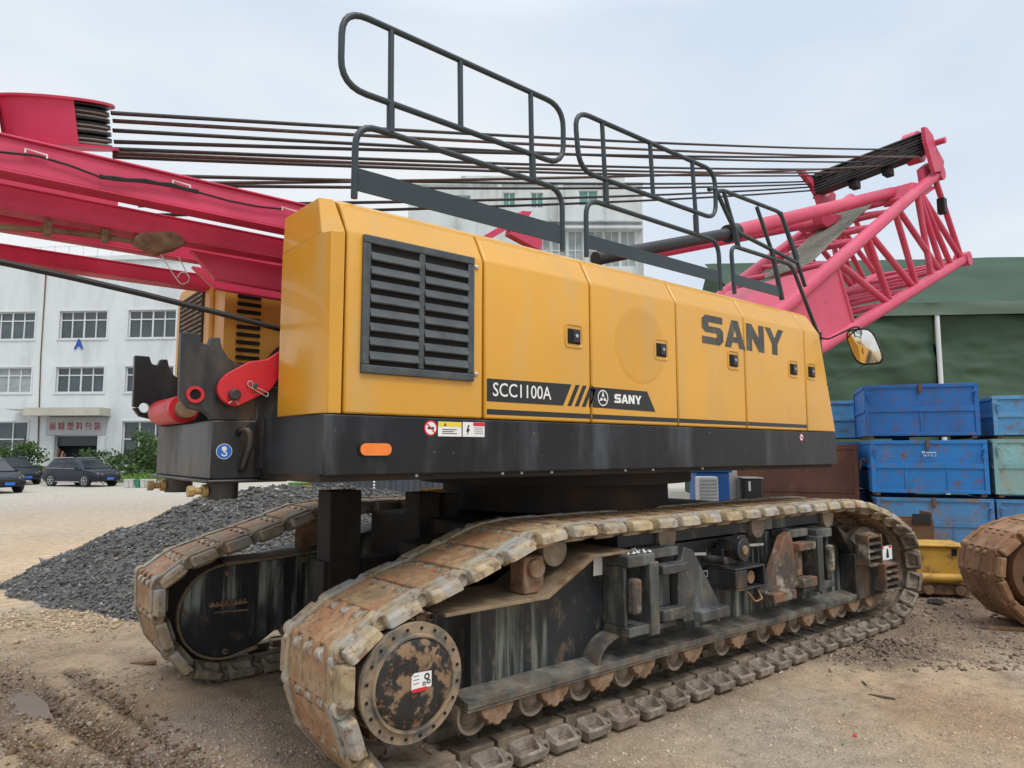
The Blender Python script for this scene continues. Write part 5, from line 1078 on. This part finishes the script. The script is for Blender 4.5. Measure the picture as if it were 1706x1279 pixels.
# ---------------------------------------------------------- things seen below the house
def simple(name, px, y0, y1, D_, w, dep, m, label, cat, details=None):
    b_ = PD(px, y0, D_); z = b_.z; o = empty(name, (b_.x, b_.y, 0), R(-39.2), True); tag(o, label, cat); mb = MB(); mb.box(0, w, 0, dep, .0, z); mb.build('body', m, o, bevel=.02)
    return o, z
o, z = simple('plastic_bin', 1160, 787, 833, 9.6, .46, .4, 'blue_plastic', 'blue plastic bin behind the white box seen under the crane', 'bin'); mb = MB(); mb.box(-.03, .49, -.03, .43, z, z+.05); mb.build('lid', 'blue_plastic', o, bevel=.015)
o, z = simple('white_box', 1164, 794, 833, 9.2, .26, .2, 'paper_white', 'white slatted box in front of the blue bin under the crane', 'box'); mb = MB()
for i in range(8): mb.box(.01, .25, -.012, -.001, z-.05-i*.045, z-.03-i*.045)
mb.build('slats', 'frame_white', o, smooth=False)
b_ = PD(1221, 806, 9.8); o = MB().box(-.06, .06, -.01, .01, 0, b_.z+.22).build('grey_plate', 'bare_metal', None, smooth=False); o.location = (b_.x, b_.y, 0); o.rotation_euler = (0, 0, R(-39)); tag(o, 'narrow pale grey steel plate standing right of the blue bin', 'plate')
o, z = simple('black_cabinet', 1238, 797, 833, 9.6, .27, .3, 'black_decal', 'small black cabinet with a white mark in front of the rusty bin', 'cabinet'); mb = MB(); mb.box(.07, .10, -.006, -.001, z-.17, z-.04); mb.build('label_strip', 'white_decal', o, smooth=False); mb = MB(); mb.box(-.01, .28, -.01, .31, z, z+.015); mb.build('lid', 'bare_metal', o, smooth=False)
# shipping container far behind
b_ = PD(519, 835, 23); ct = empty('shipping_container', (b_.x, b_.y, -.05), R(-39.2), True); tag(ct, 'dark slate grey corrugated shipping container seen under the crane', 'container')
mb = MB(); prof = []
u = 0
while u < 4.6: prof += [(u, 0), (u+.16, 0), (u+.20, .05), (u+.36, .05)]; u += .40
prof += [(4.6, 0), (4.6, 2.3), (0, 2.3)]; mb.prism(prof, .15, 2.35, 'z'); mb.build('container_wall', 'container_grey', ct, smooth=False)
mb = MB(); mb.box(-.03, 4.63, -.03, 2.33, 0, .15); mb.box(-.03, 4.63, -.03, 2.33, 2.35, 2.5); mb.build('container_frame', 'container_grey', ct, smooth=False)
for u, w_, z_ in ((.18, .09, .98), (.23, .04, .92), (.54, .09, 1.0), (.84, .09, .98), (.87, .03, .92)):
    mb = MB(); mb.box(u, u+w_, -.008, -.001, z_-.06, z_+.03); mb.build('container_marking', 'white_decal', ct, smooth=False)
for k_ in range(5):
    mb = MB(); mb.box(2.02, 2.08, -.008, -.001, .95-k_*.1-.06, .95-k_*.1); mb.build('container_marking', 'white_decal', ct, smooth=False)
b_ = PD(480, 822, 26); o = empty('waste_skip', (b_.x, b_.y, -.05), R(-39.2), True); tag(o, 'low green skip with a yellow end beside the grey container', 'skip'); mb = MB(); mb.box(0, .5, 0, .8, 0, .62); mb.build('skip_body', 'green_box', o, bevel=.02); mb = MB(); mb.box(.502, .80, .0, .8, 0, .60); mb.build('skip_end', 'yellow_worn', o, bevel=.02); mb = MB(); mb.box(-.02, .82, -.02, .82, .62, .67); mb.build('skip_rim', 'green_box', o, bevel=.01)
o = empty('yellow_channel', (4.3, 6.3, 1.30), R(5), True); tag(o, 'yellow steel channel lying on the far track behind the posts', 'steel part'); mb = MB(); mb.box(-.4, .4, -.07, .07, 0, .02); mb.box(-.4, .4, -.07, -.055, .02, .06); mb.box(-.4, .4, .055, .07, .02, .06); mb.build('channel', 'yellow_worn', o, smooth=False)
# ---------------------------------------------------------- plants
def foliage(mb, c, rad, n, size, rg, clump=9):
    cl = [Vector(c)+Vector((rg.gauss(0, .45)*rad[0], rg.gauss(0, .45)*rad[1], rg.uniform(-.85, .9)*rad[2])) for _ in range(clump)]
    for i in range(n):
        b_ = cl[rg.randrange(clump)]; r_ = .42; p = b_+Vector((rg.gauss(0, r_)*rad[0]*.55, rg.gauss(0, r_)*rad[1]*.55, rg.gauss(0, r_)*rad[2]*.45))
        a = Vector((rg.uniform(-1, 1), rg.uniform(-1, 1), rg.uniform(-.5, .6))).normalized(); q = a.orthogonal().normalized(); q.rotate(Matrix.Rotation(rg.uniform(0, 6), 3, a)); w_ = a.cross(q); s = size*rg.uniform(.6, 1.3)
        mb.quad(p-q*s, p-w_*s*.5, p+q*s, p+w_*s*.5)
def shrub(px, ybase, D_, w, h, label, seed, leafm='leaf', name='shrub', n=900, size=.10, stem=.25, group='shrubs along the factory front', cat='shrub'):
    b_ = PD(px, ybase, D_); o = empty(name, (b_.x, b_.y, -.06), 0, True); tag(o, label, cat, group); rg = random.Random(seed)
    mb = MB(); foliage(mb, (0, 0, h*.5+stem*.5), (w*.5, w*.4, (h-stem)*.5), n, size, rg, 14); mb.build('foliage', leafm, o, smooth=False)
    mb = MB()
    for i in range(4):
        t = Vector((rg.uniform(-.25, .25)*w, rg.uniform(-.2, .2)*w, h*.7)); mb.lathe((rg.uniform(-.05, .05), 0, 0), t, [(0, .04), (1, .012)], 6)
    mb.build('stem', 'bark', o); return o
shrub(232, 790, 42, 2.4, 2.9, 'large dense green shrub at the right of the factory door', 1, n=2600, size=.11)
shrub(252, 790, 44, 1.6, 2.4, 'darker shrub just behind the large one near the crane bracket', 8, n=1200, size=.11)
shrub(15, 780, 41, 2.3, 2.6, 'broad dark shrub below the factory windows at the left edge', 2, n=2200, size=.11)
shrub(62, 785, 42, .9, .95, 'small bright shrub between the two parked cars', 3, 'leaf_light', n=420, size=.08)
shrub(150, 783, 43, 1.9, 1.9, 'spreading light green sapling in front of the factory door', 4, 'leaf', n=700, size=.09, stem=.9)
shrub(188, 786, 43, 1.0, 1.5, 'thin leafy sapling beside the door pillar', 5, 'leaf', n=380, size=.09, stem=.5)
shrub(672, 826, 12.5, .8, .42, 'low green weeds beyond the far track under the crane', 6, 'leaf', 'weed_clump', 500, .035, .03, None, 'weeds')
hb = PD(232, 800, 38.5); rg = random.Random(12); mb = MB(); foliage(mb, (hb.x, hb.y, .32), (1.6, 1.2, .22), 1600, .06, rg, 30); o = mb.build('hedge_strip', 'leaf_light', None, smooth=False, org=(hb.x, hb.y, 0)); tag(o, 'low bright green planting strip behind the row of pots', 'planting', kind='stuff')
for k_, (px, c, lab) in enumerate(((211, 'pot_white', 'white pot at the left end of the row near the parked car'), (219, 'pot_white', 'second white pot beside the green pot'), (229, 'pot_green', 'green pot in the row of white pots by the hedge'), (238, 'pot_white', 'white pot just right of the green pot'), (246, 'pot_white', 'white pot second from the crane bracket'), (254, 'pot_white', 'white pot at the right end of the row by the crane bracket'))):
    b_ = PZ(px, 812, -.05); o = empty('plant_pot', b_, 0, True); tag(o, lab, 'pot', 'pots in a row along the hedge'); mb = MB(); mb.lathe((0, 0, 0), (0, 0, .42), [(0, 0), (0, .12), (.85, .15), (.87, .17), (1, .17), (1, .14), (.9, .13), (.9, 0)], 16); mb.build('pot', c, o); mb = MB(); mb.cyl((0, 0, .38), (0, 0, .40), .13, n=12); mb.build('soil', 'bark', o)
# ---------------------------------------------------------- parked cars
def make_car(paint):
    root = empty('parked_car', (0, 0, 0), 0, True)
    # stations: x, half width, bottom, belt z, roof half width, roof z
    ST = [(-2.28, .70, .42, .70, .60, .72), (-2.24, .84, .32, .90, .70, .93), (-2.12, .90, .28, 1.02, .70, 1.10), (-1.85, .925, .26, 1.04, .68, 1.42), (-1.55, .93, .25, 1.04, .67, 1.60), (-.6, .935, .24, 1.03, .69, 1.66), (.2, .935, .24, 1.01, .68, 1.63), (.55, .935, .24, 1.00, .66, 1.52), (1.0, .93, .24, .985, .72, 1.20), (1.22, .925, .25, .97, .80, 1.02), (1.75, .90, .27, .90, .78, .96), (2.10, .84, .30, .78, .72, .86), (2.26, .76, .34, .66, .66, .74), (2.30, .66, .42, .58, .58, .60)]
    rings = []
    for x, w, b, zb, wr, zr in ST:
        rings.append([(x, -w*.92, b), (x, -w, b+.12), (x, -w*1.0, (b+zb)/2), (x, -w*.975, zb), (x, -(wr*.5+w*.975*.5) if zr-zb > .2 else -wr*1.02, (zb+zr)/2+.02), (x, -wr, zr-.03), (x, -wr*.85, zr), (x, 0, zr+.02),
                      (x, wr*.85, zr), (x, wr, zr-.03), (x, (wr*.5+w*.975*.5) if zr-zb > .2 else wr*1.02, (zb+zr)/2+.02), (x, w*.975, zb), (x, w*1.0, (b+zb)/2), (x, w, b+.12), (x, w*.92, b)])
    mb = MB(); loft(mb, rings); body_ = mb.build('car_body', paint, root, ang=50)
    # arches (dark) and wheels
    for x in (-1.38, 1.40):
        for s in (-1, 1):
            mb = MB(); mb.lathe((x, s*.78, .36), (x, s*.945, .36), [(0, 0), (0, .40), (1, .40), (1, 0)], 24); mb.build('wheel_arch', 'rubber', root)
            mb = MB(); mb.lathe((x, s*.70, .34), (x, s*.955, .34), [(0, 0), (0, .30), (.1, .34), (.9, .34), (1, .31), (1, .24), (.9, .23), (.9, 0)], 28); wh = mb.build('wheel', 'tyre', root)
            mb = MB(); mb.lathe((x, s*.93, .34), (x, s*.958, .34), [(0, .235), (1, .24), (1, .215), (0, .21)], 28)
            for k_ in range(5):
                t = R(90+72*k_); mb.beam((x, s*.945, .34), (x+.22*math.cos(t), s*.945, .34+.22*math.sin(t)), .03, .075, (0, s, 0))
            mb.build('rim', 'alloy', wh)
    for s in (-1, 1):
        def gy_(z): return 0
        mb = MB(); Q = [(-1.80, 1.07), (-1.55, 1.50), (-.62, 1.56), (.18, 1.53), (.50, 1.43), (.98, 1.06)]
        def side(x, z):
            # width interpolated along the greenhouse
            import bisect
            xs = [q[0] for q in ST]; i = max(1, bisect.bisect(xs, x)); a, b = ST[i-1], ST[min(i, len(ST)-1)]; t = (x-a[0])/max(1e-6, b[0]-a[0]); w = a[1]+(b[1]-a[1])*t; zb = a[3]+(b[3]-a[3])*t; wr = a[4]+(b[4]-a[4])*t; zr = a[5]+(b[5]-a[5])*t
            k = min(1, max(0, (z-zb)/max(.05, zr-.03-zb))); return (w*.975*(1-k)+wr*k)+.012
        for (xa, xb) in ((-1.76, -1.30), (-1.24, -.42), (-.34, .92)):
            n_ = 6; top = lambda x: min(1.545 if x < .3 else 1.9, 1.56 if x < .2 else 1.53-(x-.2)*.62, 1.07+(x+1.80)*1.75)
            vs = []
            for i in range(n_+1):
                x = xa+(xb-xa)*i/n_; vs += [(x, s*side(x, 1.07), 1.07), (x, s*side(x, max(1.075, top(x))), max(1.075, top(x)))]
            mb.add(vs, [(2*i, 2*i+2, 2*i+3, 2*i+1) for i in range(n_)])
        mb.build('side_window', 'car_glass', root)
        mb = MB(); mb.tube([(-1.85, s*.93, 1.055), (-.5, s*.945, 1.055), (.95, s*.94, 1.03)], .012, 6); mb.tube([(-1.5, s*.70, 1.665), (.1, s*.70, 1.69)], .018, 6); mb.build('trim_strip', 'alloy', root)
        mb = MB(); mb.box(.72, .90, s*.96 if s > 0 else -1.10, s*.96+.14 if s > 0 else -.96, 1.02, 1.16); mb.build('wing_mirror', paint, root, bevel=.03)
        mb = MB(); mb.hexa([(2.02, s*.50, .70), (2.29, s*.45, .69), (2.20, s*.74, .70), (1.90, s*.865, .72), (2.02, s*.50, .80), (2.24, s*.45, .77), (2.12, s*.74, .82), (1.85, s*.855, .84)]); mb.build('headlight', 'headlight', root, bevel=.01)
        mb = MB(); mb.box(-2.27, -2.10, s*.62 if s > 0 else -.86, .86 if s > 0 else -.62, .82, 1.0); mb.build('tail_light', 'red_decal', root, bevel=.02)
        mb = MB(); mb.box(-1.0, 1.0, s*.92-.02, s*.92+.02, .26, .30); mb.build('sill_trim', 'alloy', root)
    mb = MB(); mb.hexa([(.62, -.60, 1.50), (1.22, -.78, 1.04), (1.22, .78, 1.04), (.62, .60, 1.50), (.63, -.60, 1.53), (1.24, -.78, 1.07), (1.24, .78, 1.07), (.63, .60, 1.53)]); mb.build('windscreen', 'car_glass', root, bevel=.01)
    mb = MB(); mb.box(2.24, 2.32, -.48, .48, .50, .68); mb.build('radiator_grille', 'rubber', root, bevel=.02)
    mb = MB(); mb.box(2.315, 2.335, -.22, .22, .40, .53); mb.build('number_plate', 'plate_blue', root, bevel=.004)
    return root
car = make_car('car_navy'); p = PZ(136, 807.5); car.location = (p.x, p.y, -.05); car.rotation_euler = (0, 0, R(-60)); car.scale = (.90, .90, .90); tag(car, 'dark navy estate car parked side-on in front of the factory door', 'car', 'cars parked outside the factory')
car2 = copy_tree(car); p = PZ(18, 804.5); car2.location = (p.x, p.y, -.05); car2.rotation_euler = (0, 0, R(-72)); tag(car2, 'black car parked behind the navy one, its front showing beside the bushes', 'car')
car3 = copy_tree(car); p = PZ(-28, 818); car3.location = (p.x, p.y, -.05); car3.rotation_euler = (0, 0, R(-66)); tag(car3, 'dark car cut by the left edge with only its front in view', 'car')
# ---------------------------------------------------------- spare crawler track at the right edge
p = PD(1655, 1000, 6.9); tk = empty('spare_crawler_track', (p.x, p.y, 0), R(-46), True); tag(tk, 'rusty brown crawler track standing at the right edge beside the yellow part', 'crawler track')
J2 = [Vector((j.x-JOINTS[0].x*0-1.44, j.y*.97)) for j in resample([k1(q) for q in [(1.95, .036), (4.5, .036), (4.8, .12), (4.98, .4), (4.98, .8), (4.8, 1.0), (4.4, 1.15), (2.60, 1.2), (2.00, 1.13), (1.70, 1.02), (1.49, .84), (1.43, .64), (1.50, .37), (1.66, .14)]], PITCHL)]
mat('shoe_rusty', (.25, .125, .06), .75, var=.35, vscale=4, dirt=(.33, .21, .12), damt=.4, dscale=3, dirt2=(.10, .06, .04), damt2=.25, dscale2=8, bump=.006, bscale=26, rnd=True)
base_shoe = proto_shoe
me2 = base_shoe.data.copy(); me2.materials.clear(); [me2.materials.append(MATS['shoe_rusty']) for _ in range(3)]
for i in range(len(J2)):
    M = shoe_matrix(i, .39, J2); o = base_shoe.copy(); o.data = me2; o.material_slots[0].link = 'DATA'; o.material_slots[1].link = 'DATA'; o.material_slots[2].link = 'DATA'; col.objects.link(o); o.parent = tk; o.matrix_local = M
mb = MB(); mb.lathe((.62, .12, .56), (.62, .66, .56), [(0, 0), (0, .36), (.1, .40), (.9, .40), (1, 0)], 36); mb.prism([(.6, .3), (3.1, .3), (3.1, .95), (.6, .9)], .14, .6, 'y'); mb.build('track_frame', 'rust_edge', tk)
for k_ in range(6):
    t = R(60*k_+15); mb = MB(); mb.cyl((.62+.23*math.cos(t), .115, .56+.23*math.sin(t)), (.62+.23*math.cos(t), .119, .56+.23*math.sin(t)), .055, n=16); mb.build('wheel_hole', 'hole_black', tk)
# ---------------------------------------------------------- yellow steel part and scrap
p = PD(1527, 952, 8.6); yp = empty('yellow_steel_part', (p.x, p.y, 0), R(-50), True); tag(yp, 'worn yellow machine part resting between the two tracks', 'steel part')
mb = MB(); mb.prism([(.0, .62), (.0, .28), (.12, .26), (.58, .26), (.58, .60)], 0, .5, 'y'); mb.box(-.02, .60, -.03, .52, .60, .63); mb.build('casing', 'yellow_worn', yp, bevel=.012)
mb = MB(); mb.cyl((-.05, -.05, .24), (.60, -.05, .24), .055, n=20); mb.build('tube', 'yellow_worn', yp)
mb = MB(); mb.box(-.08, .62, -.02, .4, .04, .16); mb.cyl((.1, -.08, .1), (.1, .3, .1), .06, n=16); mb.cyl((.45, -.08, .1), (.45, .3, .1), .06, n=16); mb.build('base_frame', 'rust_mud', yp, bevel=.01)
mb = MB(); mb.box(.40, .46, -.005, -.001, .50, .58); mb.build('hole', 'hole_black', yp, smooth=False)
p = PD(1495, 905, 9.4); o = empty('scrap_box', (p.x, p.y, 0), R(-50), True); tag(o, 'open rusty steel box behind the yellow part', 'box'); mb = MB(); mb.box(0, .46, 0, .03, 0, .86); mb.box(0, .46, .4, .43, 0, .86); mb.box(0, .03, .03, .4, 0, .86); mb.box(.43, .46, .03, .4, 0, .95); mb.build('box_walls', 'rust_edge', o, bevel=.005); mb = MB(); mb.box(.2, .42, -.02, .0, .80, .93); mb.build('box_flap', 'rubber', o, smooth=False)
def scrap(name, px, py, w, d, h, m, rz, lab, cat, grp=None):
    p = PZ(px, py); z = float(hground(np.array([p.x]), np.array([p.y]))[0]); mb = MB(); rg = random.Random(px); n_ = 7
    pts = [(-w/2, -d/2), (w*.1, -d*.6), (w/2, -d*.3), (w*.45, d*.4), (w*.05, d*.5), (-w*.4, d*.35)]; pts = [(a*rg.uniform(.85, 1.15), b*rg.uniform(.8, 1.2)) for a, b in pts]; mb.prism(pts, 0, h, 'z')
    o = mb.build(name, m, None, bevel=min(h, w, d)*.15); o.location = (p.x, p.y, z+.002); o.rotation_euler = (R(rg.uniform(-3, 3)), R(rg.uniform(-3, 3)), R(rz)); tag(o, lab, cat, grp); return o
scrap('wooden_plank', 1690, 1050, .55, .07, .03, 'wood', -60, 'broken brown plank lying at the right edge below the spare track', 'plank')
scrap('wooden_plank', 1655, 1046, .35, .05, .02, 'bark', -25, 'thin dark stick lying just left of the broken plank', 'stick')
scrap('rubber_scrap', 1556, 1004, .26, .16, .02, 'rubber', 10, 'black rubber scrap on wet soil between the tracks', 'scrap')
scrap('rubber_scrap', 1575, 993, .20, .07, .02, 'wood', -20, 'brown wood chip beside the black rubber scrap', 'scrap')
scrap('paper_scrap', 1552, 976, .20, .06, .008, 'paper_white', -45, 'pale flat strip on the wet soil near the yellow part', 'scrap')
scrap('plastic_tag', 1424, 1227, .035, .022, .006, 'red_decal', 30, 'tiny red plastic tag on the gravel in the right foreground', 'tag')
scrap('plastic_tag', 1404, 1241, .022, .012, .005, 'pot_green', 10, 'tiny green plastic bit next to the red tag', 'tag')
scrap('wooden_stick', 1440, 1140, .10, .012, .010, 'bark', 40, 'small dark twig in front of the track shoes', 'stick')
scrap('wooden_stick', 1470, 1163, .16, .02, .014, 'bark', -75, 'short dark twig in the right middle of the yard', 'stick')
scrap('broken_slab', 385, 1001, .01, .01, .01, 'wood', 0, 'x', 'x') if False else None
scrap('flat_stone', 243, 1104, .20, .06, .03, 'wood', -35, 'flat muddy stone at the foot of the far track', 'stone')
